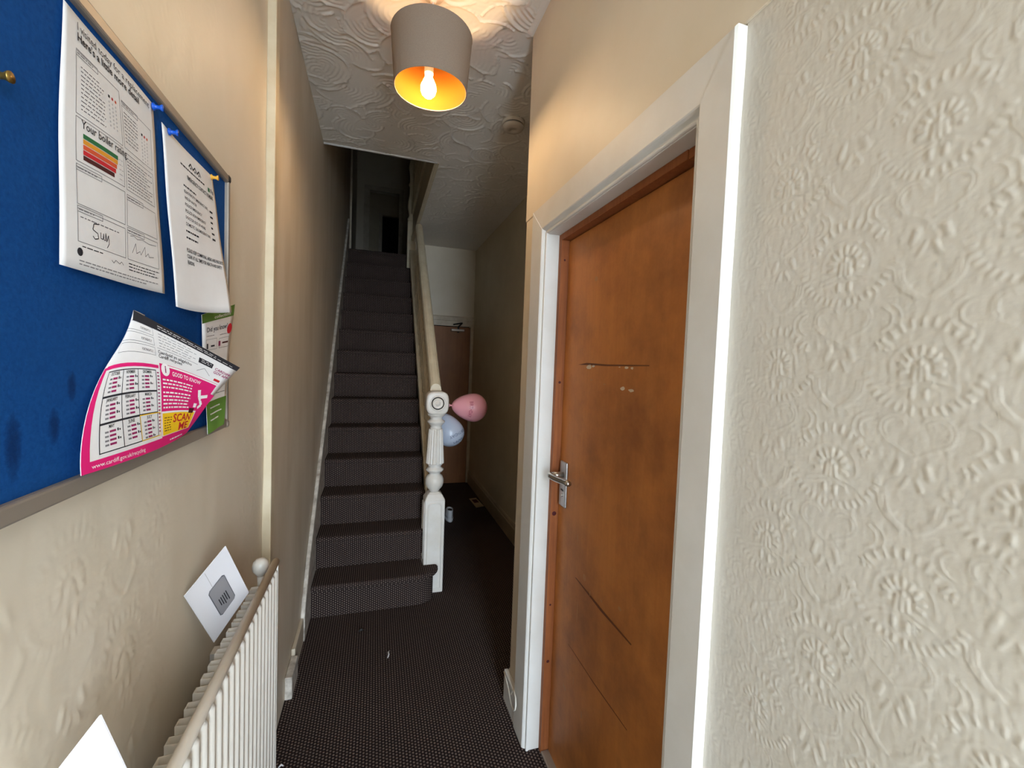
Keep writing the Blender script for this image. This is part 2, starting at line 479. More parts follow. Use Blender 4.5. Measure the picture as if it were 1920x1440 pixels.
# near right wall
wr = thing('wall_right', 'near cream wall around the brown door, embossed paper below, smooth above', 'wall', (XR, 0.6, 0), kind='structure')
obj('wall_core', boxes((XR + 0.004, 0.72, DOOR_Y, 0.70, 0, ZC), (XR, 0.72, 0.70, 1.51, 1.98, ZC), (XR, 0.72, 1.51, YCOR, 0, ZC),
                       (0.72, XP + 0.1, YCOR - 0.1, YCOR, 0, ZC)), 'wall', wr, bevel=0.006)
obj('upper_wall', boxes((XR - 0.003, XR + 0.05, DOOR_Y, YCOR - 0.001, 2.0745, ZC)), 'wall', wr, bevel=0.003)
ya = axis((DOOR_Y, 0.14, 0.02), (0.14, 0.6135, 0.0016))
za = axis((0.0, 0.66, 0.02), (0.66, 2.0745, 0.0016))
Yg, Zg = np.meshgrid(ya, za, indexing='ij')
fade = 0.35 + 0.65 * np.clip((0.60 - Yg) / 0.12, 0, 1)
hh = 0.00078 * emboss(Yg, Zg) * fade + 0.00006 * vnoise(Yg, Zg * 0.35, 120, 8, 24) + 0.00007 * vnoise(Yg, Zg * 0.6, 60, 18, 16) + 0.0006 * vnoise(Yg, Zg, 3, 9)
P = np.stack([XR - hh, Yg, Zg], -1)
link('embossed_wallpaper', grid_mesh('embossed_wallpaper', P), 'wallpaper', wr, smooth=True)
o = obj('hidden_backing', boxes((0.735, 0.745, 0.6, 1.6, 0, 2.1)), 'dark', wr)

# passage wall beyond the corner, far wall and spandrel under the stairs
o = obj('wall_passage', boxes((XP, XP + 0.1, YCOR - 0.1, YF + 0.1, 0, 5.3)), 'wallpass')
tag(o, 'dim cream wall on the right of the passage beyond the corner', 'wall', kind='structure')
o = obj('wall_back', boxes((XS - 0.03, 0.56, YF, YF + 0.1, 0, ZC), (0.56, XP, YF, YF + 0.1, 1.93, ZC), (1.098, XP, YF, YF + 0.1, 0, 1.94)), 'wall')
tag(o, 'pale end wall above the passage door', 'wall', kind='structure')
bm = bmesh.new(); prism(bm, [(2.83, 0), (YF, 0), (YF, min(pitch(YF) - 0.05, 2.8)), (2.83, pitch(2.83) - 0.05)], 'x', 0.345, 0.385)
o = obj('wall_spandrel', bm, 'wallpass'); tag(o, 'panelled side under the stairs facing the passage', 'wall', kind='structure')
# front wall behind the viewer with its open doorway
o = obj('wall_front', boxes((XL - 0.2, 0.04, DOOR_Y - 0.12, DOOR_Y, 0, ZC + 0.2), (0.57, XR + 0.2, DOOR_Y - 0.12, DOOR_Y, 0, ZC + 0.2), (0.04, 0.57, DOOR_Y - 0.12, DOOR_Y, 2.47, ZC + 0.2)), 'brick')
tag(o, 'front wall with the open entrance doorway behind the viewer', 'wall', kind='structure')
o = obj('ground_outside', boxes((-4, 4, -8, DOOR_Y - 0.001, -0.14, -0.02)), 'pave'); tag(o, 'grey pavement outside the entrance', 'pavement', kind='structure')

# ------------------------------------------------------------------ floor carpet
P = np.array([[[XL - 0.02, DOOR_Y, 0], [XL - 0.02, YF + 0.02, 0]], [[XP + 0.02, DOOR_Y, 0], [XP + 0.02, YF + 0.02, 0]]], float)
o = link('floor', grid_mesh('floor', P, flip=False, uv=P[:, :, :2]), 'carpet')
tag(o, 'dark brown hall carpet dotted with pale loops', 'carpet', kind='structure')

# ------------------------------------------------------------------ ceiling with swirled, combed plaster
def artex(X, Y, seed=4):
    r = np.random.default_rng(seed); H = np.zeros_like(X)
    x0, x1, y0, y1 = X.min(), X.max(), Y.min(), Y.max()
    n = int((x1 - x0 + 0.3) * (y1 - y0 + 0.3) / 0.0085)
    for _ in range(n):
        cx, cy = r.uniform(x0 - 0.15, x1 + 0.15), r.uniform(y0 - 0.15, y1 + 0.15)
        R = r.uniform(0.07, 0.16); a0 = r.uniform(0, 6.28); wd = r.uniform(0.6, 1.5)
        dx, dy = X - cx, Y - cy; d = np.hypot(dx, dy)
        da = (np.arctan2(dy, dx) - a0 + math.pi) % (2 * math.pi) - math.pi
        m = (d < R) & (np.abs(da) < wd)
        if not m.any(): continue
        ph = r.uniform(0, 6.28)
        comb = 0.0013 * np.sin(d[m] * 6.28 / 0.021 + ph + 2 * np.sin(da[m] * 3)) * (1 if r.random() < 0.55 else 0.15)
        edge = 0.0050 * np.exp(-((R - d[m]) / 0.007) ** 2)
        H[m] = H[m] * 0.25 + comb + edge
    return H
ce = thing('ceiling', 'off-white swirled and combed plaster ceiling over hall and passage', 'ceiling', (0.2, 2, ZC), kind='structure')
for (x0, x1, y0, y1, st, sd) in ((XL, XR, 0.9, YCOR, 0.005, 4), (XL, XP, YCOR, YSOF, 0.006, 5), (XS, XP, YSOF, YF, 0.008, 6)):
    xa = axis((x0, x1, st)); ya = axis((y0, y1, st))
    Xg, Yg = np.meshgrid(xa, ya, indexing='ij')
    P = np.stack([Xg, Yg, ZC - artex(Xg, Yg, sd)], -1)
    link('swirled_plaster', grid_mesh('swirled_plaster', P, flip=True), 'ceil', ce, smooth=True)
obj('plain_plaster', boxes((XL - 0.1, XR + 0.1, DOOR_Y, 0.9, ZC, ZC + 0.05)), 'ceil', ce)
obj('slab', boxes((XL - 0.1, XP + 0.1, DOOR_Y, YSOF - 0.004, ZC + 0.006, ZC + 0.22), (XS + 0.002, XP + 0.1, YSOF, YF + 0.1, ZC + 0.006, ZC + 0.22)), 'ceil', ce)
bm = bmesh.new()
tube(bm, [(XL, YSOF - 0.004, ZC), (XS, YSOF - 0.004, ZC)], 0.0085, 8)
o = obj('trim_1', bm, 'gloss', smooth=True); tag(o, 'thin pale bead along the stairwell edge of the ceiling', 'trim', kind='structure')
# narrow coving lip where ceiling meets the near right wall
bm = bmesh.new(); prism(bm, [(XR - 0.03, ZC), (XR - 0.003, ZC), (XR - 0.003, ZC - 0.006), (XR - 0.012, ZC - 0.005)], 'y', DOOR_Y, YCOR)
o = obj('trim_2', bm, 'ceil'); tag(o, 'ragged plaster lip between ceiling and near right wall', 'trim', kind='structure')

# ------------------------------------------------------------------ upper floor seen through the stairwell
o = obj('wall_upper_front', boxes((XL - 0.1, XP + 0.1, 2.86, 2.94, ZC + 0.2, 5.3)), 'wall'); tag(o, 'upstairs wall over the hall ceiling', 'wall', kind='structure')
o = obj('ceiling_upper', boxes((-0.7, XP + 0.2, 2.86, 11.6, 5.3, 5.4)), 'wall'); tag(o, 'dark upstairs ceiling above the stairwell', 'ceiling', kind='structure')
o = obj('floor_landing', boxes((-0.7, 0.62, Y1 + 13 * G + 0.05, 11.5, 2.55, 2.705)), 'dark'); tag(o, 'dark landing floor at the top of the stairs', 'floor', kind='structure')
for nm, b, lb_ in (('wall_landing_left', (-0.5, -0.40, 5.9, 11.5, 2.6, 5.3), 'dark left wall of the corridor behind the top of the stairs'), ('wall_landing_right', (0.60, 0.70, YF + 0.1, 11.5, 2.6, 5.3), 'dark right wall of the corridor behind the top of the stairs'),
                   ('wall_landing_end', (0.34, XP + 0.1, YF + 0.1, YF + 0.16, 2.55, 5.3), 'dark upstairs wall beyond the landing newel')):
    o = obj(nm, boxes(b), 'wall'); tag(o, lb_, 'wall', kind='structure')
o = obj('trim_3', boxes((XL - 0.004, XL + 0.022, 5.80, 5.88, 2.7, 5.3)), 'gloss_old', bevel=0.004); tag(o, 'upright corner batten at the top of the stair wall', 'trim', kind='structure')
d3 = thing('door_3', 'dim doorway at the end of the upstairs corridor', 'doorway', (0.08, 8.66, 2.71), kind='structure')
obj('door_wall', boxes((-0.5, -0.18, 8.66, 8.76, 2.6, 5.3), (0.37, 0.7, 8.66, 8.76, 2.6, 5.3), (-0.18, 0.37, 8.66, 8.76, 4.62, 5.3)), 'wall', d3)
for b in ((-0.27, -0.17, 8.63, 8.67, 2.71, 4.70), (0.36, 0.44, 8.63, 8.67, 2.71, 4.70)): obj('architrave_jamb', boxes(b), 'gloss_old', d3, bevel=0.006)
obj('architrave_head', boxes((-0.27, 0.44, 8.629, 8.669, 4.62, 4.71)), 'gloss_old', d3, bevel=0.006)
d4 = thing('door_4', 'black doorway inside the dim room beyond the upstairs corridor', 'doorway', (0.25, 10.2, 2.71), kind='structure')
obj('door_wall', boxes((-0.5, 0.02, 10.2, 10.3, 2.6, 5.3), (0.02, 0.6, 10.2, 10.3, 4.68, 5.3)), 'wallpass', d4)
obj('architrave_jamb', boxes((0.0, 0.075, 10.17, 10.21, 2.71, 4.72)), 'gloss_old', d4, bevel=0.006)
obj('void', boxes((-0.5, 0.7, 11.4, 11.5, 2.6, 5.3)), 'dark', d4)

# ------------------------------------------------------------------ staircase
st = thing('staircase', 'straight staircase in dotted brown carpet climbing beside the cream wall', 'staircase', (0, Y1, 0))
XT0, XT1 = XL + 0.022, 0.350
def step_prof(n):
    y = Y1 + (n - 1) * G; z1 = n * RS; z0 = z1 - RS
    sag = 0.004 * random.uniform(-1, 1)
    p = [(y + 0.022, z0 - 0.006), (y + 0.018, z1 - 0.05), (y + 0.012, z1 - 0.036)]
    for k in range(6):
        a = math.radians(-100 - 34 * k)
        p.append((y + 0.017 + 0.017 * math.cos(a), z1 - 0.018 + 0.018 * math.sin(a)))
    p += [(y + 0.07, z1 + sag), (y + G + 0.03, z1)]
    return p
for n in range(2, 15):
    pf = step_prof(n)
    if n == 14: pf[-1] = (pf[-1][0] + 0.05, pf[-1][1])
    L = [0]
    for a, b in zip(pf, pf[1:]): L.append(L[-1] + math.hypot(b[0] - a[0], b[1] - a[1]))
    xs = np.linspace(XT0, XT1, 9)
    P = np.zeros((9, len(pf), 3)); UV = np.zeros((9, len(pf), 2))
    for i, x in enumerate(xs):
        bow = 0.006 * math.sin(3 * i + n * 1.7)
        for j, (y, z) in enumerate(pf):
            P[i, j] = (x, y + (bow if 1 < j < len(pf) - 1 else 0), z); UV[i, j] = (x, L[j] + n * 0.37)
    me = grid_mesh('carpeted_step', P, flip=True, uv=UV)
    link('carpeted_step', me, 'carpet', st, smooth=True)
# bottom step with a rounded end sweeping in front of the newel
def outline(off, yb):
    pts = [(XT0, Y1 + 0.022 - off), (0.10, Y1 + 0.018 - off), (0.22, Y1 + 0.020 - off)]
    c = (0.262, Y1 + 0.112); R = 0.092 + off
    for k in range(9):
        a = math.radians(-85 + 85 * k / 8)
        pts.append((c[0] + (R + 0.02) * math.cos(a), c[1] + R * math.sin(a)))
    pts += [(c[0] + R + 0.012, 2.7085), (0.312, 2.7085), (0.312, yb), (XT0, yb)]
    return pts
bm = bmesh.new(); prism(bm, outline(0, Y1 + G + 0.03), 'z', 0.001, RS - 0.03)
pl = [0]
uv_faces(bm, lambda f, c: (c.x, c.z + 0.4) if abs(f.normal.y) > 0.5 else ((c.y, c.z + 0.4) if abs(f.normal.z) < 0.5 else (c.x, c.y)))
o = obj('bottom_step_riser', bm, 'carpet', st); name_uv(o)
bm = bmesh.new(); prism(bm, outline(0.030, Y1 + G + 0.03), 'z', RS - 0.036, RS)
uv_faces(bm, lambda f, c: (c.x, c.z + 0.4) if abs(f.normal.y) > 0.5 else ((c.y, c.z + 0.4) if abs(f.normal.z) < 0.5 else (c.x, c.y)))
o = obj('bottom_step_tread', bm, 'carpet', st, bevel=0.016, seg=4); name_uv(o)
# wall string (white, chipped) and outer string
c = 0.20
yb = Y1 - 0.17
ye = 5.42
bm = bmesh.new()
pts = [(yb - 0.02, 0), (Y1 + 0.05, 0), (ye, pitch(ye) - 0.25), (ye, pitch(ye) + c), (Y1 - 0.03, pitch(Y1 - 0.03) + c), (Y1 - 0.10, 0.27), (Y1 - 0.16, 0.20), (yb - 0.02, 0.13)]
prism(bm, pts, 'x', XL, XT0)
obj('wall_string', bm, 'scuffed', st, bevel=0.006)
y0, y1 = 2.83, 5.12
bm = bmesh.new(); prism(bm, [(y0, pitch(y0) - 0.22), (y1, pitch(y1) - 0.22), (y1, pitch(y1) + 0.12), (y0, pitch(y0) + 0.12)], 'x', 0.345, 0.42)
obj('outer_string', bm, 'cream', st, bevel=0.004)
bm = bmesh.new(); prism(bm, [(y0, pitch(y0) + 0.12), (y1, pitch(y1) + 0.12), (y1, pitch(y1) + 0.145), (y0, pitch(y0) + 0.145)], 'x', 0.336, 0.425)
obj('string_cap', bm, 'cream', st, bevel=0.005)

# ------------------------------------------------------------------ balustrade
bl = thing('balustrade', 'cream stair balustrade with turned balusters and a carved newel at its foot', 'banister', (0.378, 2.773, 0))
NX, NY = 0.378, 2.773
nw = 0.0635
bm = bmesh.new()
lo_, hi = 0.0, 0.600
box(bm, NX - nw, NX + nw, NY - nw, NY + nw, lo_, hi)
# chamfered shoulders
v0 = [bm.verts.new((NX + sx * nw, NY + sy * nw, hi)) for sx, sy in ((-1, -1), (1, -1), (1, 1), (-1, 1))]
v1 = [bm.verts.new((NX + sx * 0.046, NY + sy * 0.046, hi + 0.032)) for sx, sy in ((-1, -1), (1, -1), (1, 1), (-1, 1))]
v2 = [bm.verts.new((NX + sx * 0.030, NY + sy * 0.030, hi + 0.045)) for sx, sy in ((-1, -1), (1, -1), (1, 1), (-1, 1))]
for a, b in ((v0, v1), (v1, v2)):
    for k in range(4): bm.faces.new((a[k], a[(k + 1) % 4], b[(k + 1) % 4], b[k]))
bm.faces.new(v2)
nb = obj('newel_base', bm, 'newelp', bl, bevel=0.006)
def arch_panel(w, z0, z1, dpt, face):
    """raised arched moulding on a newel face: outer frame strip with a round-cornered top"""
    bm = bmesh.new(); t = 0.010
    def ol(w_, z0_, z1_):
        r = w_ * 0.55
        pts = [(-w_, z0_), (w_, z0_)]
        for k in range(5):
            a = math.radians(90 * k / 4); pts.append((w_ - r + r * math.cos(a), z1_ - r + r * math.sin(a)))
        for k in range(5):
            a = math.radians(90 + 90 * k / 4); pts.append((-w_ + r + r * math.cos(a), z1_ - r + r * math.sin(a)))
        return pts
    A, B = ol(w, z0, z1), ol(w - t, z0 + t, z1 - t)
    def P(p, d):
        return (NX + p[0], NY - nw - d, p[1]) if face == 'f' else (NX - nw - d, NY + p[0], p[1])
    ra = [[bm.verts.new(P(p, 0)) for p in A], [bm.verts.new(P(tuple(np.add(np.multiply(p, 0.7), np.multiply(q, 0.3))), dpt)) for p, q in zip(A, B)],
          [bm.verts.new(P(tuple(np.add(np.multiply(p, 0.3), np.multiply(q, 0.7))), dpt)) for p, q in zip(A, B)], [bm.verts.new(P(p, 0)) for p in B]]
    n = len(A)
    for a, b in zip(ra, ra[1:]):
        for k in range(n): bm.faces.new((a[k], a[(k + 1) % n], b[(k + 1) % n], b[k]))
    return bm
obj('arched_moulding', arch_panel(0.047, 0.03, 0.585, 0.006, 'f'), 'newelp', nb, smooth=True)
obj('arched_moulding', arch_panel(0.047, 0.22, 0.585, 0.006, 's'), 'newelp', nb, smooth=True)
bm = bmesh.new()
lathe(bm, [(0.030, 0.645), (0.032, 0.652), (0.040, 0.662), (0.052, 0.678), (0.0585, 0.700), (0.0585, 0.722), (0.050, 0.745), (0.036, 0.757), (0.034, 0.764), (0.046, 0.772), (0.056, 0.782), (0.056, 0.790),
           (0.042, 0.800), (0.038, 0.808), (0.046, 0.816), (0.046, 0.826)], (NX, NY, 0), 28)
obj('newel_turning', bm, 'newelp', bl, smooth=True)
bm = bmesh.new()
lathe(bm, [(0.050, 0.824), (0.0575, 0.828), (0.057, 0.84), (0.052, 0.92), (0.0475, 1.0), (0.0445, 1.045), (0.038, 1.050), (0.036, 1.052)], (NX, NY, 0), 40, flute=(0.826, 1.046))
obj('fluted_shaft', bm, 'newelp', bl)
bm = bmesh.new()
lathe(bm, [(0.036, 1.050), (0.038, 1.058), (0.034, 1.066), (0.044, 1.080), (0.0555, 1.092), (0.056, 1.100), (0.040, 1.110), (0.036, 1.122), (0.048, 1.132), (0.055, 1.138), (0.055, 1.146), (0.05, 1.15)], (NX, NY, 0), 28)
obj('newel_collar', bm, 'newelp', bl, smooth=True)
# top block: rounded drum-like head with a ringed rosette
bm = bmesh.new()
pts = []
hw = 0.071; zc0 = 1.217
for k in range(32):
    a = 2 * math.pi * k / 32; e = 0.62
    pts.append((NX + hw * math.copysign(abs(math.cos(a)) ** e, math.cos(a)), zc0 + hw * 1.06 * math.copysign(abs(math.sin(a)) ** e, math.sin(a))))
prism(bm, pts, 'y', NY - 0.060, NY + 0.062)
hd = obj('newel_head', bm, 'newelp', bl, smooth=False, bevel=0.014, seg=4)
hd.data.polygons.foreach_set('use_smooth', np.ones(len(hd.data.polygons), bool))
bm = bmesh.new()
prof = [(0.050, 0.0), (0.050, 0.004), (0.046, 0.007), (0.041, 0.004), (0.040, 0.002), (0.034, 0.002), (0.033, 0.006), (0.028, 0.009), (0.024, 0.005), (0.020, 0.004), (0.016, 0.005), (0.013, 0.010), (0.006, 0.013), (0.0005, 0.0135)]
rings = [[bm.verts.new((NX + r * math.cos(6.2832 * k / 28), NY - 0.058 - h, zc0 + r * math.sin(6.2832 * k / 28))) for k in range(28)] for r, h in prof]
for a, b in zip(rings, rings[1:]):
    for k in range(28): bm.faces.new((a[k], a[(k + 1) % 28], b[(k + 1) % 28], b[k]))
bm.faces.new(rings[-1])
obj('rosette', bm, 'newelp', hd, smooth=True)
# handrail
RC = 0.87
bm = bmesh.new()
sec = [(-0.034, -0.03), (-0.036, -0.005), (-0.030, 0.012), (-0.016, 0.022), (0.0, 0.025), (0.016, 0.022), (0.030, 0.012), (0.036, -0.005), (0.034, -0.03)]
y0, y1 = NY + 0.055, 4.40
A = [bm.verts.new((NX + x, y0, pitch(y0) + RC + z * 1.3)) for x, z in sec]; B = [bm.verts.new((NX + x, y1, pitch(y1) + RC + z * 1.3)) for x, z in sec]
for k in range(len(sec)): bm.faces.new((A[k], A[(k + 1) % len(sec)], B[(k + 1) % len(sec)], B[k]))
bm.faces.new(A); bm.faces.new(B[::-1])
obj('handrail', bm, 'cream', bl)
# balusters: one shared turned mesh, two per going
bm = bmesh.new()
Hb = RC - 0.03 - 0.145
prof = [(0.019, -0.03), (0.019, 0.10), (0.021, 0.104), (0.014, 0.115), (0.020, 0.125), (0.013, 0.14), (0.016, 0.18), (0.021, 0.24), (0.020, 0.28), (0.012, 0.36), (0.010, 0.39), (0.018, 0.40), (0.011, 0.415), (0.013, 0.46), (0.017, 0.53), (0.019, 0.56), (0.019, Hb + 0.03)]
lathe(bm, prof, (0, 0, 0), 10)
me = bpy.data.meshes.new('baluster'); bmesh.ops.recalc_face_normals(bm, faces=bm.faces); bm.to_mesh(me); bm.free()
y = NY + 0.14
while y < 4.95:
    top = pitch(y) + 0.145 + Hb
    if top < ZC + 0.02:
        b = link('baluster', me, 'cream', bl, True) if y < NY + 0.15 else bpy.data.objects.new('baluster', me)
        if y >= NY + 0.15: COL.objects.link(b); b.parent = bl; b.matrix_parent_inverse = Matrix.Translation(-bl.location)
        b.location = (NX, y, pitch(y) + 0.145)
    y += G / 2

# upper landing edge: fascia, upper newel and landing balusters
lb = thing('landing_balustrade', 'cream landing edge board and turned newel above the stairwell', 'banister', (XS, 4.6, ZC))
obj('fascia_board', boxes((XS - 0.008, XS + 0.012, YSOF, 5.08, ZC - 0.004, 3.12)), 'cream', lb, bevel=0.003)
obj('fascia_moulding', boxes((XS - 0.022, XS - 0.006, YSOF, 5.06, ZC - 0.006, ZC + 0.035)), 'cream', lb, bevel=0.006)
obj('landing_nosing', boxes((XS - 0.028, XS + 0.012, YSOF, 5.06, 3.12, 3.15)), 'cream', lb, bevel=0.008)
obj('newel_base', boxes((0.312, 0.402, 5.10, 5.19, 2.50, 3.06)), 'cream', lb, bevel=0.006)
bm = bmesh.new()
lathe(bm, [(0.040, 3.06), (0.048, 3.09), (0.030, 3.12), (0.034, 3.15), (0.048, 3.22), (0.044, 3.28), (0.028, 3.38), (0.026, 3.44), (0.044, 3.47), (0.028, 3.50), (0.032, 3.58), (0.046, 3.66), (0.030, 3.74), (0.044, 3.80), (0.044, 4.05)], (0.357, 5.145, 0), 16)
obj('newel_turning', bm, 'cream', lb, smooth=True)
bm = bmesh.new()
lathe(bm, [(0.018, 0.0), (0.018, 0.1), (0.012, 0.13), (0.020, 0.22), (0.010, 0.36), (0.018, 0.38), (0.010, 0.42), (0.018, 0.52), (0.018, 0.72)], (0, 0, 0), 10)
me = bpy.data.meshes.new('baluster'); bmesh.ops.recalc_face_normals(bm, faces=bm.faces); bm.to_mesh(me); bm.free()
me.materials.append(M['cream']); me.polygons.foreach_set('use_smooth', np.ones(len(me.polygons), bool))
for k in range(17):
    b = bpy.data.objects.new('baluster', me); COL.objects.link(b); b.parent = lb; b.matrix_parent_inverse = Matrix.Translation(-lb.location)
    b.location = (XS, 3.10 + 0.115 * k, 3.15)
obj('landing_rail', boxes((XS - 0.03, XS + 0.03, YSOF, 5.10, 3.86, 3.91)), 'cream', lb, bevel=0.012)

# ------------------------------------------------------------------ near door: lining, stops, leaf, handle
YI0, YI1 = 0.7165, 1.4825     # inner edges of the architrave
ZI, ZT = 1.9592, 2.0705
YO0, YO1 = 0.613, 1.6085
t4 = thing('trim_4', 'white gloss moulded architrave framing the brown door', 'door trim', (XA, 1.1, 0), kind='structure')
def arch_prof(inner, outer, s):
    # moulded section: (position along wall, x)
    d = outer - inner
    return [(inner, XR), (inner, XA + 0.014), (inner + 0.002 * s, XA + 0.0115), (inner + 0.005 * s, XA + 0.0105), (inner + 0.008 * s, XA + 0.0115), (inner + 0.010 * s, XA + 0.014), (inner + 0.012 * s, XA + 0.013), (inner + 0.016 * s, XA + 0.006), (inner + 0.020 * s, XA + 0.0015), (inner + 0.023 * s, XA), (outer - 0.004 * s, XA - 0.001), (outer, XA + 0.003), (outer, XR + 0.003)]
def sweep_arch(name, p_in, p_out, fixed):
    """jamb or head cut with mitres. fixed: 'L','R','H'"""
    bm = bmesh.new()
    if fixed == 'H':
        pr = arch_prof(0.0, ZT - ZI, 1)
        A, B = [], []
        for q, x in pr:
            f = q / (ZT - ZI)
            A.append(bm.verts.new((x, YI0 + (YO0 - YI0) * f, ZI + q))); B.append(bm.verts.new((x, YI1 + (YO1 - YI1) * f, ZI + q)))
    else:
        i, o_ = (YI1, YO1) if fixed == 'L' else (YI0, YO0)
        s = 1 if o_ > i else -1
        pr = arch_prof(0.0, abs(o_ - i), 1)
        A, B = [], []
        for q, x in pr:
            f = q / abs(o_ - i)
            A.append(bm.verts.new((x - 0.0012, i + s * q, 0))); B.append(bm.verts.new((x - 0.0012, i + s * q, ZI + (ZT - ZI) * f)))
    n = len(A)
    for k in range(n - 1): bm.faces.new((A[k], A[k + 1], B[k + 1], B[k]))
    bm.faces.new(A); bm.faces.new(B[::-1])
    return obj(name, bm, 'gloss', t4)
jl = sweep_arch('architrave_jamb', 0, 0, 'L'); sweep_arch('architrave_jamb', 0, 0, 'R'); sweep_arch('architrave_head', 0, 0, 'H')
bm = bmesh.new()
lathe(bm, [(0.006, -0.0005), (0.0045, 0.0005), (0.002, -0.0002)], (0, 0, 0), 10)
o = obj('fixing_hole', bm, 'greyink', jl); o.location = (XA - 0.0005, 1.567, 0.925); o.rotation_euler = (0, math.radians(-90), 0)
LZ = 1.9455
XF0, XF1 = 0.632, 0.662
obj('door_lining', boxes((0.588, XF0 + 0.07, YI1 + 0.002, YI1 + 0.03, 0, ZI)), 'gloss', t4, bevel=0.002)
obj('door_lining', boxes((0.588, XF0 + 0.07, YI0 - 0.03, YI0 - 0.002, 0, ZI)), 'gloss', t4, bevel=0.002)
obj('door_lining', boxes((0.588, XF0 + 0.07, YI0 - 0.03, YI1 + 0.03, LZ + 0.012, LZ + 0.035)), 'gloss', t4, bevel=0.002)
# architrave head is slightly deeper than the lining head, so fill the soffit
d1 = thing('door_1', 'scuffed brown wood veneer door with a steel lever handle', 'door', (XF1, 1.1, 0), kind='structure')
fr = obj('frame_stile', boxes((XF0, XF1 + 0.05, 1.461, YI1 + 0.001, 0, LZ + 0.012)), 'frame', d1, bevel=0.0015)
obj('frame_stile', boxes((XF0, XF1 + 0.05, YI0 - 0.001, 0.729, 0, LZ + 0.012)), 'frame', d1, bevel=0.0015)
obj('frame_head', boxes((XF0, XF1 + 0.05, 0.80, 1.461, LZ - 0.010, LZ + 0.012)), 'frame', d1, bevel=0.0015)
obj('frame_head', boxes((XF0 + 0.002, XF1 + 0.05, 0.729, 0.799, LZ - 0.010, LZ + 0.012)), 'frame', d1, bevel=0.0015)
for z, r in ((1.865, 0.004), (0.93, 0.0085), (0.36, 0.006), (0.58, 0.004), (1.42, 0.005)):
    bm = bmesh.new(); lathe(bm, [(r, 0), (r * 0.8, 0.0006), (r * 0.3, 0.0006)], (0, 0, 0), 10)
    o = obj('timber_knot', bm, 'maroon', fr); o.location = (XF0 + 0.015, 1.4609, z); o.rotation_euler = (math.radians(90), 0, 0)
leaf = obj('door_leaf', boxes((XF1, XF1 + 0.044, 0.730, 1.4590, 0.008, LZ - 0.013)), 'door', d1, bevel=0.0015)
# scratches and torn-paint patches, thin flakes on the leaf
def patch(name, pts, m, off=0.0006, par=leaf):
    bm = bmesh.new(); vs = [bm.verts.new((XF1 - off, y, z)) for y, z in pts]; bm.faces.new(vs)
    return obj(name, bm, m, par)
M['scuff_dk'] = plain('dark_scratch', (104, 56, 26), 0.6)
M['scuff_lt'] = plain('pale_paint_flake', (206, 190, 168), 0.7)
M['scuff_md'] = plain('faint_pale_scuff', (176, 126, 84), 0.6)
patch('scratch', [(1.345, 1.487), (1.28, 1.494), (1.15, 1.490), (0.94, 1.491), (0.94, 1.488), (1.15, 1.485), (1.28, 1.487)], 'scuff_dk')
patch('scratch', [(1.30, 0.765), (1.286, 0.768), (1.10, 0.757), (0.955, 0.752), (0.958, 0.747), (1.12, 0.748)], 'scuff_dk')
patch('scratch', [(1.33, 0.512), (1.322, 0.514), (1.14, 0.511), (0.955, 0.516), (0.957, 0.513), (1.14, 0.507)], 'scuff_dk')
def flake(y, z, ry, rz, m='scuff_lt', n=9):
    patch('paint_flake', [(y + ry * random.uniform(0.55, 1.1) * math.cos(6.28 * k / n), z + rz * random.uniform(0.5, 1.1) * math.sin(6.28 * k / n)) for k in range(n)], m)
flake(1.262, 1.480, 0.022, 0.010); flake(1.235, 1.484, 0.012, 0.005); flake(1.045, 1.483, 0.012, 0.005); flake(1.08, 1.483, 0.006, 0.002); flake(1.018, 1.481, 0.008, 0.004)
flake(1.06, 1.424, 0.014, 0.006); flake(1.015, 1.421, 0.02, 0.006); flake(1.16, 1.43, 0.01, 0.003, 'scuff_md'); flake(1.245, 1.44, 0.012, 0.003, 'scuff_md')
for y, z, a, b in ((1.23, 0.80, 0.012, 0.014), (1.19, 0.765, 0.005, 0.012), (1.12, 0.78, 0.008, 0.006), (1.02, 0.812, 0.012, 0.006), (1.24, 1.76, 0.012, 0.012), (1.29, 0.90, 0.004, 0.02), (1.27, 0.66, 0.003, 0.05), (1.275, 0.42, 0.003, 0.02), (1.34, 0.345, 0.02, 0.012), (1.21, 0.35, 0.006, 0.02)):
    flake(y, z, a, b, 'scuff_md', 7)
# handle
hp = obj('handle_plate', boxes((XF1 - 0.009, XF1, 1.386, 1.440, 0.972, 1.136)), 'plateg', leaf, bevel=0.007, seg=3)
for p in hp.data.polygons: p.use_smooth = False
bm = bmesh.new(); hz = 1.088; hy = 1.412
tube(bm, [(XF1 - 0.008, hy, hz), (XF1 - 0.050, hy, hz)], 0.0115, 14)
tube(bm, [(XF1 - 0.048, hy + 0.010, hz), (XF1 - 0.058, hy + 0.002, hz), (XF1 - 0.060, hy - 0.012, hz), (XF1 - 0.056, hy - 0.05, hz), (XF1 - 0.048, hy - 0.085, hz + 0.001), (XF1 - 0.048, hy - 0.115, hz + 0.004), (XF1 - 0.050, hy - 0.138, hz + 0.007)], [0.0095, 0.0105, 0.0105, 0.0105, 0.0105, 0.0105, 0.009], 14)
obj('lever_handle', bm, 'steel', leaf, smooth=True)
bm = boxes((XF1 - 0.0105, XF1 - 0.008, 1.402, 1.422, 1.030, 1.036))
obj('lock_slot', bm, 'blackp', leaf)
bm = bmesh.new(); tube(bm, [(XF1 - 0.012, 1.412, 1.014), (XF1 - 0.006, 1.412, 1.014)], 0.005, 10); obj('lock_cylinder', bm, 'steel', leaf)
o = obj('threshold_bar', boxes((0.632, 0.676, 0.730, 1.460, 0.001, 0.012)), 'alu', bevel=0.004)
tag(o, 'worn metal threshold bar on the carpet under the brown door', 'threshold')

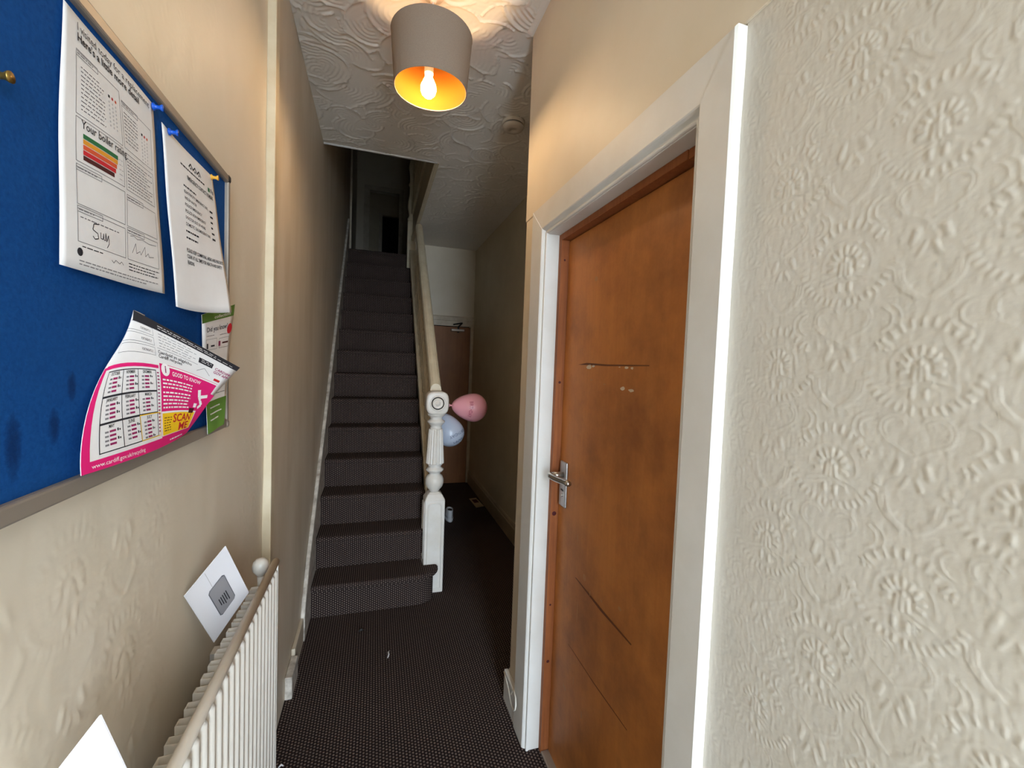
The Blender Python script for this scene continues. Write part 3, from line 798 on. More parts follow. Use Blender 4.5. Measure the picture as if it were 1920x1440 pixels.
# ------------------------------------------------------------------ skirtings and battens
o = obj('baseboard_right', boxes((XR - 0.020, XR, 1.610, YCOR + 0.016, 0, 0.135), (XR, 1.0, YCOR, YCOR + 0.016, 0, 0.135)), 'gloss', bevel=0.005)
tag(o, 'short white skirting stub between architrave and wall corner', 'skirting', kind='structure')
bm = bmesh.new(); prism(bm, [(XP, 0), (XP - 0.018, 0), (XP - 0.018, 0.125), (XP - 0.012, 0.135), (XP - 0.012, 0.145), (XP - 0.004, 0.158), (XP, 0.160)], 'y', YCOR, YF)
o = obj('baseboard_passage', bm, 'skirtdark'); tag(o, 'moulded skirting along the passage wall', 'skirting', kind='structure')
bb = thing('baseboard_left', 'chipped skirting pieces at the foot of the wall before the stairs', 'skirting', (XL, 2.2, 0), kind='structure')
obj('skirting_board', boxes((XL, XL + 0.017, 2.135, Y1 - 0.19, 0, 0.128)), 'gloss_old', bb, bevel=0.004)
obj('skirting_block', boxes((XL, XL + 0.030, 1.985, 2.133, 0, 0.100)), 'scuffed', bb, bevel=0.004)
o = obj('trim_5', boxes((XL - 0.003, XL + 0.024, 1.572, 1.622, 0.02, ZC)), 'cream', bevel=0.003)
tag(o, 'upright cream batten on the left wall from floor to ceiling', 'trim', kind='structure')

# ------------------------------------------------------------------ far passage door
d2 = thing('door_2', 'plain brown door at the dark end of the passage with an overhead closer', 'door', (0.85, YF, 0), kind='structure')
obj('door_leaf', boxes((0.58, 1.0905, YF + 0.010, YF + 0.055, -0.003, 1.905)), 'fardoor', d2, bevel=0.002)
obj('sky_block_panel', boxes((0.4, XP + 0.1, YF + 0.1, YF + 0.16, -0.05, 2.7)), 'dark', d2)  # unseen dark panel added behind the leaf to keep sky light out
obj('door_jamb', boxes((1.091, 1.127, YF - 0.012, YF + 0.08, 0, 1.93)), 'gloss_old', d2, bevel=0.003)
bm = bmesh.new(); prism(bm, [(YF, 1.912), (YF - 0.016, 1.912), (YF - 0.016, 1.972), (YF - 0.022, 1.978), (YF - 0.022, 1.990), (YF - 0.026, 2.0), (YF - 0.026, 2.012), (YF - 0.012, 2.03), (YF, 2.032)], 'x', 0.42, XP)
obj('door_head', bm, 'gloss_old', d2)
cl = obj('door_closer', boxes((0.850, 1.010, YF - 0.040, YF + 0.016, 1.848, 1.878)), 'chrome', d2, bevel=0.006)
bm = bmesh.new()
tube(bm, [(0.938, YF - 0.02, 1.835), (0.938, YF - 0.02, 1.905)], 0.011, 10)
tube(bm, [(0.938, YF - 0.02, 1.905), (0.968, YF - 0.10, 1.945)], 0.009, 8)
tube(bm, [(0.968, YF - 0.10, 1.945), (0.878, YF - 0.02, 1.930)], 0.008, 8)
obj('closer_arm', bm, 'blackp', cl)

# ------------------------------------------------------------------ notice board
nbd = thing('notice_board', 'blue felt notice board in a grey metal frame on the left wall', 'notice board', (XL, 0.68, 1.6))
YB0, YB1, ZB0, ZB1 = 0.235, 1.130, 1.314, 1.873
obj('felt_panel', boxes((XL + 0.002, -0.325, YB0 + 0.01, YB1 - 0.008, ZB0 + 0.012, ZB1 - 0.012)), 'felt', nbd)
fx0, fx1 = XL + 0.001, -0.317
for b in ((fx0, fx1, YB0 + 0.012, YB1 - 0.012, ZB1 - 0.017, ZB1), (fx0, fx1, YB0 + 0.012, YB1 - 0.012, ZB0, ZB0 + 0.020), (fx0, fx1, YB0, YB0 + 0.014, ZB0 + 0.012, ZB1 - 0.012), (fx0, fx1, YB1 - 0.012, YB1, ZB0 + 0.012, ZB1 - 0.012)):
    obj('frame_rail', boxes(b), 'alu', nbd, bevel=0.003)
for y, s in ((YB0, 1), (YB1, -1)):
    for z, t in ((ZB0, 1), (ZB1, -1)):
        ys = sorted((y - s * 0.001, y + s * 0.016)); zs = sorted((z - t * 0.001, z + t * 0.016))
        obj('corner_cap', boxes((fx0, fx1 + 0.002, ys[0], ys[1], zs[0], zs[1])), 'blackp' if (s < 0 and t < 0) else 'alu', nbd, bevel=0.005)

# ------------------------------------------------------------------ printed sheets
TXT = {}
def text_geo(s, bold):
    k = (s, bold)
    if k not in TXT:
        cu = bpy.data.curves.new('t', 'FONT'); cu.body = s; cu.size = 1; cu.offset = bold
        cu.resolution_u = 2; cu.fill_mode = 'FRONT'
        ob = bpy.data.objects.new('t', cu)
        me = ob.to_mesh()
        vs = np.array([v.co[:2] for v in me.vertices]).reshape(-1, 2); fs = [tuple(p.vertices) for p in me.polygons]
        ob.to_mesh_clear(); bpy.data.objects.remove(ob); bpy.data.curves.remove(cu)
        TXT[k] = (vs, fs)
    return TXT[k]

class Sheet:
    """a curved sheet given by a control grid (rows top to bottom, columns left to right); prints lie on its surface"""
    def __init__(s, name, label, cat, ctrl, W, H, base='paper', nu=24, nv=24):
        s.c = np.array(ctrl, float); s.W, s.H = W, H
        s.tx = np.linspace(0, 1, s.c.shape[1]); s.ty = np.linspace(0, 1, s.c.shape[0])
        U, V = np.meshgrid(np.linspace(0, 1, nu), np.linspace(0, 1, nv), indexing='ij')
        P = s.S(U, V)
        me = grid_mesh(name, P)
        s.o = link(name, me, base, smooth=True)
        md = s.o.modifiers.new('thickness', 'SOLIDIFY'); md.thickness = 0.0005; md.offset = 0
        tag(s.o, label, cat)
        s.layers = {}
    def lag(s, t, k):
        xs = t; out = []
        for i in range(len(xs)):
            w = np.ones_like(k)
            for j in range(len(xs)):
                if j != i: w = w * (k - xs[j]) / (xs[i] - xs[j])
            out.append(w)
        return out
    def S(s, U, V):
        """U 0..1 left to right, V 0..1 bottom to top"""
        a = s.lag(s.tx, U); b = s.lag(s.ty, 1 - V)
        P = 0
        for i in range(len(b)):
            for j in range(len(a)): P = P + (a[j] * b[i])[..., None] * s.c[i, j]
        P = np.array(P)
        P[..., 0] += 0.0010 * np.sin(U * 7 + V * 3) * np.sin(V * 6.3 + 1)
        return P
    def place(s, uv, off):
        U, V = uv[:, 0], uv[:, 1]; e = 1e-3
        p = s.S(U, V); n = np.cross(s.S(U + e, V) - p, s.S(U, V + e) - p)
        n /= np.linalg.norm(n, axis=1)[:, None]
        return p + n * off
    def add(s, part, m, verts, faces, off=0.0006):
        L = s.layers.setdefault((part, m, off), [[], []]); b = sum(len(v) for v in L[0])
        L[0].append(s.place(np.asarray(verts, float), off)); L[1] += [tuple(i + b for i in f) for f in faces]
    def rect(s, part, m, u0, v0, u1, v1, off=0.0006):
        nu = max(1, int(math.ceil(abs(u1 - u0) * 14))); nv = max(1, int(math.ceil(abs(v1 - v0) * 14)))
        vs = [(u0 + (u1 - u0) * i / nu, v0 + (v1 - v0) * j / nv) for i in range(nu + 1) for j in range(nv + 1)]
        fs = [(i * (nv + 1) + j, (i + 1) * (nv + 1) + j, (i + 1) * (nv + 1) + j + 1, i * (nv + 1) + j + 1) for i in range(nu) for j in range(nv)]
        s.add(part, m, vs, fs, off)
    def frame(s, part, m, u0, v0, u1, v1, t=0.0007, off=0.0006):
        tu, tv = t / s.W, t / s.H
        s.rect(part, m, u0, v0, u1, v0 + tv, off); s.rect(part, m, u0, v1 - tv, u1, v1, off)
        s.rect(part, m, u0, v0, u0 + tu, v1, off); s.rect(part, m, u1 - tu, v0, u1, v1, off)
    def text(s, part, m, txt, u, v, size, bold=0.0, align='l', rot=0, off=0.0009, width=None):
        vs, fs = text_geo(txt, bold)
        if not len(vs): return
        w = vs[:, 0].max()
        q = vs * size
        if width: q[:, 0] *= width / (w * size)
        w = q[:, 0].max()
        if align == 'c': q[:, 0] -= w / 2
        if align == 'r': q[:, 0] -= w
        if rot:
            c_, s_ = math.cos(rot), math.sin(rot); q = np.stack([q[:, 0] * c_ - q[:, 1] * s_, q[:, 0] * s_ + q[:, 1] * c_], -1)
        s.add(part, m, np.stack([u + q[:, 0] / s.W, v + q[:, 1] / s.H], -1), fs, off)
    def lines(s, part, m, u0, u1, v0, n, dv, t=0.0012, off=0.0006):
        """rows of small print too fine to read"""
        for k in range(n):
            x = u0; v = v0 - dv * k; end = u1 - (random.uniform(0, 0.25) * (u1 - u0) if random.random() < 0.6 else 0)
            while x < end:
                w = random.uniform(0.012, 0.045)
                s.rect(part, m, x, v, min(x + w, end), v + t / s.H, off); x += w + 0.008
    def done(s):
        for (part, m, off), (vs, fs) in s.layers.items():
            me = bpy.data.meshes.new(part); me.from_pydata(np.concatenate(vs).tolist(), [], fs)
            po = link(part, me, m, s.o)
            if len(vs) > 1: po['kind'] = 'stuff'
        return s.o

# 1: boiler visit report
sh = Sheet('paper_notice', 'white printed boiler report with coloured rating bars pinned on the blue board', 'paper',
           [[(-.3225, .598, 1.847), (-.3228, .69, 1.846), (-.321, .787, 1.843)], [(-.320, .586, 1.703), (-.316, .690, 1.708), (-.318, .796, 1.712)], [(-.318, .580, 1.567), (-.313, .690, 1.566), (-.311, .797, 1.568)]], 0.205, 0.28)
sh.text('printed_heading', 'ink', 'I visited today for a replacement', 0.12, 0.945, 0.0125, 0.0, width=0.165)
sh.text('printed_heading', 'ink', "Here's a little more detail", 0.12, 0.905, 0.0125, 0.02, width=0.135)
for (a, b, c_, d) in ((0.11, 0.62, 0.53, 0.865), (0.55, 0.62, 0.93, 0.83), (0.11, 0.435, 0.53, 0.61), (0.55, 0.43, 0.93, 0.60), (0.11, 0.265, 0.53, 0.415), (0.55, 0.265, 0.93, 0.40), (0.11, 0.115, 0.53, 0.25), (0.55, 0.115, 0.93, 0.25)):
    sh.frame('printed_box', 'greyink', a, b, c_, d)
for (a, v) in ((0.11, 0.845), (0.55, 0.81), (0.11, 0.40), (0.55, 0.385), (0.11, 0.235), (0.55, 0.235)):
    sh.frame('printed_tab', 'greyink', a, v, a + 0.2, v + 0.025); sh.lines('printed_small_text', 'greyink', a + 0.01, a + 0.16, v + 0.009, 1, 0.02)
sh.lines('printed_small_text', 'greyink', 0.15, 0.36, 0.81, 11, 0.0165); sh.lines('printed_small_text', 'greyink', 0.57, 0.74, 0.785, 9, 0.0165)
for (u0, v0) in ((0.40, 0.79), (0.79, 0.755)):
    for k, m in enumerate(('ink', 'red', 'redor')): sh.rect('printed_icon', m, u0 + 0.035 * k, v0, u0 + 0.035 * k + 0.018, v0 + 0.012)
    for i in range(7):
        for k in range(3): sh.rect('printed_tick_grid', 'paleink', u0 + 0.035 * k, v0 - 0.022 - 0.017 * i, u0 + 0.035 * k + 0.012, v0 - 0.014 - 0.017 * i)
sh.text('printed_subheading', 'ink', 'Your boiler rating', 0.15, 0.575, 0.013, 0.006, width=0.085)
for k, (m, w) in enumerate((('green', 0.30), ('orange', 0.295), ('redor', 0.285), ('red', 0.275), ('maroon', 0.26))):
    v = 0.537 - k * 0.0215
    sh.rect('rating_bar', m, 0.165, v, 0.165 + w, v + 0.0185)
    sh.lines('rating_scale', 'paleink', 0.475, 0.52, v + 0.006, 1, 0.02)
sh.lines('printed_small_text', 'greyink', 0.57, 0.91, 0.575, 10, 0.0145)
sh.lines('printed_small_text', 'greyink', 0.13, 0.50, 0.215, 1, 0.016)
def scrawl(sheet, part, m, pts, t):
    pts = [np.array(p) for p in pts]
    for p, q in zip(pts, pts[1:]):
        d = (q - p) * np.array([sheet.W, sheet.H]); L = np.linalg.norm(d) + 1e-9; n = np.array([-d[1], d[0]]) / L * t / 2 / np.array([sheet.W, sheet.H])
        sheet.add(part, m, [p + n, p - n, q - n, q + n], [(0, 1, 2, 3)], 0.0008)
scrawl(sh, 'signature', 'ink', [(0.27, 0.215), (0.23, 0.21), (0.22, 0.185), (0.26, 0.175), (0.265, 0.155), (0.235, 0.148), (0.22, 0.158)], 0.0011)
scrawl(sh, 'signature', 'ink', [(0.285, 0.185), (0.285, 0.16), (0.305, 0.16), (0.31, 0.185), (0.312, 0.16), (0.325, 0.158), (0.33, 0.19), (0.338, 0.155), (0.355, 0.185), (0.36, 0.15), (0.34, 0.13)], 0.0009)
scrawl(sh, 'signature', 'greyink', [(0.60, 0.15), (0.64, 0.20), (0.65, 0.155), (0.69, 0.17), (0.70, 0.155), (0.75, 0.20), (0.755, 0.155), (0.79, 0.175), (0.80, 0.158), (0.86, 0.165)], 0.0008)
scrawl(sh, 'signature', 'greyink', [(0.58, 0.225), (0.62, 0.232), (0.66, 0.222), (0.72, 0.23), (0.80, 0.222), (0.90, 0.228)], 0.0007)
scrawl(sh, 'signature', 'greyink', [(0.38, 0.085), (0.40, 0.075), (0.42, 0.09), (0.46, 0.08), (0.48, 0.092), (0.50, 0.08)], 0.0008)
n = 12
sh.add('printed_phone_mark', 'ink', [(0.125 + 0.02 * math.cos(6.28 * k / n), 0.075 + 0.017 * math.sin(6.28 * k / n)) for k in range(n)], [tuple(range(n))])
sh.lines('printed_small_text', 'ink', 0.14, 0.32, 0.098, 1, 0.02); sh.lines('printed_small_text', 'greyink', 0.12, 0.92, 0.038, 2, 0.014); sh.lines('printed_small_text', 'ink', 0.56, 0.93, 0.095, 3, 0.014)
sh.done()

# 2: landlord's contact sheet, bottom lifting off the board
sh = Sheet('paper_notice', 'creased white emergency contact sheet curling away from the board at its foot', 'paper',
           [[(-.322, .816, 1.832), (-.318, .922, 1.826), (-.321, 1.029, 1.834)], [(-.318, .830, 1.699), (-.311, .928, 1.699), (-.305, 1.030, 1.704)], [(-.309, .833, 1.553), (-.300, .918, 1.553), (-.281, 1.012, 1.564)]], 0.21, 0.28)
for k in range(3):
    scrawl(sh, 'printed_house_logo', 'ink', [(0.40 + 0.08 * k, 0.90), (0.44 + 0.08 * k, 0.93), (0.48 + 0.08 * k, 0.90)], 0.0026)
    sh.rect('printed_house_logo', 'ink', 0.43 + 0.08 * k, 0.893, 0.45 + 0.08 * k, 0.905)
sh.lines('printed_small_text', 'ink', 0.25, 0.78, 0.865, 1, 0.02, t=0.003)
sh.rect('printed_badge', 'green', 0.80, 0.845, 0.85, 0.875); sh.rect('printed_badge', 'greyink', 0.87, 0.85, 0.90, 0.88); sh.rect('printed_badge', 'greyink', 0.915, 0.845, 0.945, 0.872)
sh.text('printed_heading', 'ink', 'EMERGENCY CONTACT NUMBERS', 0.35, 0.80, 0.0105, 0.02, width=0.118)
for k, t_ in enumerate(('', 'ELECTRICITY EMERGENCY LINE', 'WELSH WATER', 'POLICE EMERGENCY', 'POLICE NON EMERGENCY', 'DOCTOR OUT OF HOURS', 'DOMESTIC GAS EMERGENCY LINE', '', '')):
    v = 0.735 - 0.040 * k
    if not t_:
        sh.lines('printed_small_text', 'ink', 0.27, 0.50, v, 1, 0.02, t=0.003); continue
    sh.text('printed_contact', 'ink', t_, 0.27, v, 0.0072, 0.008, width=min(0.0042 * len(t_), 0.10))
    if k not in (0, 8): sh.rect('printed_number', 'ink', 0.80, v - 0.005, 0.80 + random.uniform(0.04, 0.12), v + 0.009)
for k, (t_, w) in enumerate((('PLEASE KEEP COMMUNAL AREAS AND FIRE EXITS', 0.148), ('CLEAR AT ALL TIMES FOR HEALTH AND SAFETY', 0.140), ('REASONS', 0.026))):
    sh.text('printed_warning', 'ink', t_, 0.26, 0.335 - 0.036 * k, 0.0085, 0.02, width=w)
sh.done()

# 3: pink collection calendar, folded down the middle and fanned outwards
sh = Sheet('leaflet', 'folded pink and white collection calendar leaflet sticking out from the board', 'leaflet',
           [[(-.319, .758, 1.531), (-.308, .752, 1.524), (-.240, .917, 1.455)], [(-.318, .640, 1.432), (-.297, .744, 1.437), (-.268, .875, 1.406)], [(-.308, .592, 1.339), (-.298, .756, 1.339), (-.302, .856, 1.346)]], 0.30, 0.205, nu=32)
A, B_ = 0.0006, 0.0010
sh.rect('pink_border', 'pink', 0.0, 0.0, 1.0, 0.065, A); sh.rect('pink_border', 'pink', 0.0, 0.065, 0.035, 0.62, A); sh.rect('pink_border', 'pink', 0.965, 0.065, 1.0, 0.50, A)
sh.rect('pink_border', 'pink', 0.035, 0.60, 0.5, 0.625, A)
sh.rect('black_strip', 'ink', 0.25, 0.925, 1.0, 1.0, A); sh.lines('strip_small_text', 'whiteink', 0.53, 0.97, 0.965, 2, 0.02, 0.001, B_)
sh.rect('pink_panel', 'pink', 0.51, 0.065, 0.965, 0.645, A)
sh.rect('white_rule', 'whiteink', 0.58, 0.625, 0.965, 0.640, B_)
n = 16; sh.add('info_disc', 'whiteink', [(0.555 + 0.036 * math.cos(6.28 * k / n), 0.60 + 0.053 * math.sin(6.28 * k / n)) for k in range(n)], [tuple(range(n))], B_)
sh.text('info_letter', 'dkpink', 'i', 0.547, 0.575, 0.017, 0.03, off=0.0014)
sh.text('printed_heading', 'whiteink', 'GOOD TO KNOW', 0.61, 0.56, 0.0115, 0.015, width=0.072, off=B_)
for k in range(8): sh.lines('printed_advice', 'whiteink', 0.525, 0.79, 0.51 - 0.030 * k - (0.012 if k > 2 else 0), 1, 0.03, 0.0026, B_)
sh.rect('white_frame', 'whiteink', 0.51, 0.075, 0.90, 0.265, 0.0008); sh.rect('yellow_panel', 'yellow', 0.515, 0.08, 0.885, 0.25, 0.0011)
sh.text('printed_scan_me', 'red', 'SCAN', 0.625, 0.168, 0.0200, 0.02, width=0.066, off=0.0014); sh.text('printed_scan_me', 'red', 'ME', 0.70, 0.088, 0.0200, 0.02, width=0.042, off=0.0014)
sh.lines('printed_small_text', 'maroon', 0.53, 0.61, 0.21, 6, 0.02, 0.0012, 0.0014)
# white tool with a brown grip on the pink panel
scrawl(sh, 'printed_trowel', 'whiteink', [(0.86, 0.50), (0.88, 0.42), (0.95, 0.46)], 0.008); scrawl(sh, 'printed_trowel', 'whiteink', [(0.88, 0.42), (0.93, 0.34), (0.90, 0.30)], 0.007)
sh.rect('printed_trowel', 'whiteink', 0.84, 0.30, 0.875, 0.345, 0.0012); sh.rect('printed_trowel_grip', 'maroon', 0.80, 0.24, 0.86, 0.29, 0.0012)
# white header with writing
sh.lines('printed_small_text', 'greyink', 0.53, 0.78, 0.895, 5, 0.026, 0.0011)
sh.text('printed_slogan', 'ink', 'Caerdydd yn ailgylchu', 0.51, 0.725, 0.0085, 0.008, width=0.075); sh.text('printed_slogan', 'ink', 'Cardiff recycles', 0.51, 0.690, 0.0085, 0.008, width=0.055)
sh.rect('printed_rule', 'greyink', 0.51, 0.768, 0.80, 0.772)
sh.rect('app_badge', 'ink', 0.80, 0.80, 0.885, 0.86, A); sh.lines('app_badge_text', 'whiteink', 0.815, 0.875, 0.84, 2, 0.02, 0.001, B_)
scrawl(sh, 'house_outline', 'greyink', [(0.80, 0.70), (0.845, 0.76), (0.89, 0.70)], 0.0009)
sh.text('printed_app_name', 'dkpink', 'CARDIFF', 0.90, 0.80, 0.0095, 0.02, width=0.027); sh.text('printed_app_name', 'dkpink', 'GOV APP', 0.90, 0.755, 0.0095, 0.02, width=0.027)
sh.rect('printed_crest', 'red', 0.925, 0.67, 0.965, 0.70)
# left half: forms above, calendar table below
for v in (0.70, 0.78, 0.86): sh.frame('printed_form', 'greyink', 0.10, v, 0.49, v + 0.065, 0.0006)
for v in (0.72, 0.80, 0.88): sh.text('printed_form_text', 'greyink', 'FORTNIGHTLY', 0.37, v, 0.0055, 0.01, width=0.03)
cols = (0.075, 0.205, 0.325, 0.475); rows = (0.585, 0.425, 0.265, 0.09)
months = (('OCTOBER', 'NOVEMBER', 'DECEMBER'), ('JANUARY', 'FEBRUARY', 'MARCH'), ('MAY', 'JUNE', 'JULY'))
for i in range(3):
    sh.frame('table_border', 'ink', cols[0], rows[i + 1], cols[3] - (0.0), rows[i], 0.0013)
    for j in range(3):
        if j: sh.rect('table_border', 'ink', cols[j], rows[i + 1], cols[j] + 0.004, rows[i])
        sh.text('printed_month', 'ink', months[i][j], (cols[j] + cols[j + 1]) / 2, rows[i] - 0.032, 0.0062, 0.012, align='c', width=min(0.0032 * len(months[i][j]), 0.022))
        nk = 5 if i == 2 and j == 2 else 4
        for k in range(nk):
            v = rows[i] - 0.06 - k * 0.026
            sh.rect('date_bar', 'dkpink', cols[j] + 0.055, v, cols[j] + 0.09, v + 0.013); sh.rect('date_number', 'greyink', cols[j] + 0.03, v, cols[j] + 0.05, v + 0.011)
            if k % 2 == 0: sh.rect('bin_icon', 'ink', cols[j] + 0.098, v, cols[j] + 0.106, v + 0.017); sh.rect('bin_icon', 'ink', cols[j] + 0.110, v, cols[j] + 0.117, v + 0.011)
sh.frame('yellow_rule', 'yellow', cols[2], rows[3], cols[3] + 0.02, rows[2], 0.0011, 0.0009)
sh.lines('printed_small_text', 'dkpink', 0.482, 0.502, 0.56, 18, 0.026, 0.002)
sh.text('printed_address', 'whiteink', 'www.cardiff.gov.uk/recycling', 0.04, 0.02, 0.0075, 0.0, width=0.09, off=B_)
sh.lines('printed_small_text', 'whiteink', 0.60, 0.80, 0.025, 1, 0.02, 0.0022, B_)
sh.done()

# 4: green-edged leaflet half behind
sh = Sheet('leaflet', 'narrow green and white collections leaflet hanging over the right edge of the board', 'leaflet',
           [[(-.3185, .968, 1.552), (-.3165, 1.165, 1.596)], [(-.3175, .978, 1.461), (-.3118, 1.107, 1.472)], [(-.3105, .977, 1.321), (-.3020, 1.041, 1.332)]], 0.10, 0.24, nu=10)
sh.rect('green_header', 'leafgreen', 0, 0.885, 1, 1.0); sh.rect('green_footer', 'leafgreen', 0, 0.0, 1, 0.20)
sh.text('header_text', 'whiteink', 'collections', 0.35, 0.905, 0.012, 0.006, width=0.052, off=0.0009)
sh.text('printed_question', 'ink', 'Did you know?', 0.12, 0.775, 0.017, 0.006, width=0.068)
n = 14; sh.add('red_disc', 'red', [(0.90 + 0.09 * math.cos(6.28 * k / n), 0.765 + 0.05 * math.sin(6.28 * k / n)) for k in range(n)], [tuple(range(n))])
sh.lines('printed_small_text', 'ink', 0.12, 0.42, 0.73, 1, 0.02); sh.lines('printed_small_text', 'ink', 0.55, 0.9, 0.72, 1, 0.02)
sh.frame('printed_box', 'greyink', 0.10, 0.60, 0.44, 0.70); sh.frame('printed_box', 'greyink', 0.52, 0.60, 0.92, 0.69)
sh.rect('printed_icon', 'dkpink', 0.5, 0.62, 0.58, 0.665); sh.rect('printed_icon', 'maroon', 0.66, 0.635, 0.9, 0.65); sh.rect('printed_icon', 'ink', 0.12, 0.61, 0.16, 0.66); sh.rect('printed_icon', 'ink', 0.24, 0.625, 0.36, 0.64)
for k in range(4): sh.rect('printed_bin', 'ink', 0.62 + 0.09 * k, 0.40, 0.67 + 0.09 * k, 0.435)
for k in range(2): sh.rect('printed_caddy', 'ink', 0.70 + 0.12 * k, 0.29, 0.77 + 0.12 * k, 0.345)
sh.lines('printed_small_text', 'greyink', 0.2, 0.62, 0.34, 3, 0.02); sh.lines('printed_small_text', 'ink', 0.25, 0.9, 0.24, 1, 0.02)
sh.lines('footer_text', 'whiteink', 0.15, 0.8, 0.15, 3, 0.04, 0.002, 0.0009)
sh.done()

# push pins
def pin(y, z, m, label):
    t = thing('push_pin', label, 'pin', (-0.325, y, z), 'push pins on the notice board')
    bm = bmesh.new(); lathe(bm, [(0.0055, 0.005), (0.0055, 0.0065), (0.0032, 0.008), (0.0028, 0.013), (0.0048, 0.016), (0.0050, 0.0175)], (0, 0, 0), 12)
    bmesh.ops.rotate(bm, verts=bm.verts, cent=(0, 0, 0), matrix=Matrix.Rotation(math.radians(90), 3, 'Y'))
    bmesh.ops.translate(bm, verts=bm.verts, vec=(-0.325, y, z)); obj('pin_head', bm, m, t, smooth=True)
    bm = bmesh.new(); tube(bm, [(-0.33, y, z), (-0.319, y, z)], 0.0006, 6); obj('pin_point', bm, 'steel', t)
pin(0.785, 1.8385, 'pinblue', 'blue push pin through the top corner of the boiler report')
pin(0.836, 1.8275, 'pinblue', 'blue push pin holding the left corner of the emergency contact sheet')
pin(1.020, 1.8295, 'pinyel', 'yellow push pin holding the right corner of the emergency contact sheet')
pin(0.503, 1.713, 'brass', 'small brownish pin alone in the bare blue felt')

# ------------------------------------------------------------------ radiator
rd = thing('radiator', 'white panel radiator with open fins along the left wall', 'radiator', (-0.27, 0.78, 0.3))
RY0, RY1, RZ0, RZ1 = 0.30, 1.258, 0.27, 0.940
XFp = -0.2350
yy = np.linspace(RY0, RY1, 29 * 8 + 1)
ph = (yy - RY0) / (RY1 - RY0) * 29
wv = np.clip(0.5 - 0.9 * np.cos(ph * 2 * math.pi), 0, 1)
zz = np.array([RZ0, RZ0 + 0.028, RZ0 + 0.045, RZ1 - 0.030, RZ1 - 0.022, RZ1 - 0.012])
am = np.array([0, 0, 1, 1, 0, 0])
Yg, Zg = np.meshgrid(yy, zz, indexing='ij')
P = np.stack([XFp - 0.008 + 0.008 * wv[:, None] * am[None, :], Yg, Zg], -1)
o = link('ribbed_panel', grid_mesh('ribbed_panel', P), 'rad', rd, smooth=True)
md = o.modifiers.new('thickness', 'SOLIDIFY'); md.thickness = 0.004; md.offset = -1
bm = bmesh.new(); tube(bm, [(XFp - 0.007, RY0, RZ1 - 0.008), (XFp - 0.007, RY1, RZ1 - 0.008)], 0.0095, 12)
obj('top_rail', bm, 'radtop', rd, smooth=True)
bm = bmesh.new(); box(bm, XFp - 0.012, XFp - 0.0005, RY1 - 0.004, RY1, RZ0, RZ1 - 0.01); obj('end_seam', bm, 'rad', rd, bevel=0.001)
bm = bmesh.new(); N = 26; pts = []
for k in range(N):
    y0 = RY0 + 0.02 + k * (RY1 - RY0 - 0.04) / N; w = (RY1 - RY0 - 0.04) / N
    pts += [(-0.252, y0), (-0.290, y0 + w * 0.08), (-0.290, y0 + w * 0.5), (-0.252, y0 + w * 0.58)]
P = np.array([[(x, y, z) for z in (0.32, 0.60, 0.887)] for x, y in pts])
o = link('convector_fins', grid_mesh('convector_fins', P), 'rad', rd)
md = o.modifiers.new('thickness', 'SOLIDIFY'); md.thickness = 0.0028; md.offset = 0
for y in (0.50, 1.10): obj('wall_bracket', boxes((XL, -0.291, y, y + 0.03, 0.35, 0.80)), 'rad', rd)
bm = bmesh.new(); lathe(bm, [(0.006, -0.03), (0.0115, -0.022), (0.0185, -0.012), (0.0205, 0.0), (0.0185, 0.011), (0.011, 0.019), (0.002, 0.021)], (-0.284, 1.285, 0.912), 18); obj('valve_cap', bm, 'rad', rd, smooth=True)
bm = bmesh.new(); tube(bm, [(-0.284, 1.285, 0.02), (-0.284, 1.285, 0.89)], 0.0075, 10); obj('valve_pipe', bm, 'rad', rd, smooth=True)

# ------------------------------------------------------------------ envelopes
eT, eL = Vector((-.2945, 1.0345, 1.0730)), Vector((-.3365, .9440, 1.0175))
ea = (eL - eT).normalized(); eb = Vector((.1560, .4620, -.8730)); eb = (eb - ea * eb.dot(ea)).normalized(); en = ea.cross(eb).normalized()
if en.y > 0: en = -en
def envelope(T, W, H, label, window, ea=ea, eb=eb, en=en):
    t = thing('envelope', label, 'envelope', tuple(T))
    def P(u, v, d): return T + ea * (u * W) + eb * (v * H) + en * d
    bm = bmesh.new()
    A = [bm.verts.new(P(u, v, 0.0)) for u, v in ((0, 0), (1, 0), (1, 1), (0, 1))]; B = [bm.verts.new(P(u, v, -0.0016)) for u, v in ((0, 0), (1, 0), (1, 1), (0, 1))]
    bm.faces.new(A); bm.faces.new(B[::-1])
    for k in range(4): bm.faces.new((A[k], A[(k + 1) % 4], B[(k + 1) % 4], B[k]))
    obj('envelope_body', bm, 'envelope', t)
    def quad(nm, u0, v0, u1, v1, d, m, cut=0.0):
        bm = bmesh.new(); cu, cv = cut / W, cut / H
        vs = [bm.verts.new(P(u, v, d)) for u, v in ((u0 + cu, v0), (u1 - cu, v0), (u1, v0 + cv), (u1, v1 - cv), (u1 - cu, v1), (u0 + cu, v1), (u0, v1 - cv), (u0, v0 + cv))]
        bm.faces.new(vs); return obj(nm, bm, m, t)
    if window:
        quad('window_edge', 0.27, 0.30, 0.68, 0.80, 0.0004, 'winshadow', 0.005)
        w = quad('address_window', 0.285, 0.308, 0.665, 0.792, 0.0007, 'window_film', 0.005)
        for k in range(5):
            o = quad('address_line', 0.38 + 0.045 * k, 0.54, 0.40 + 0.045 * k, 0.54 + random.uniform(0.10, 0.2), 0.0010, 'ink')
        quad('flap_fold', 0.55, 0.02, 0.56, 0.30, 0.0004, 'paleink')
envelope(eT, 0.1135, 0.165, 'white window envelope tucked behind the radiator', True)
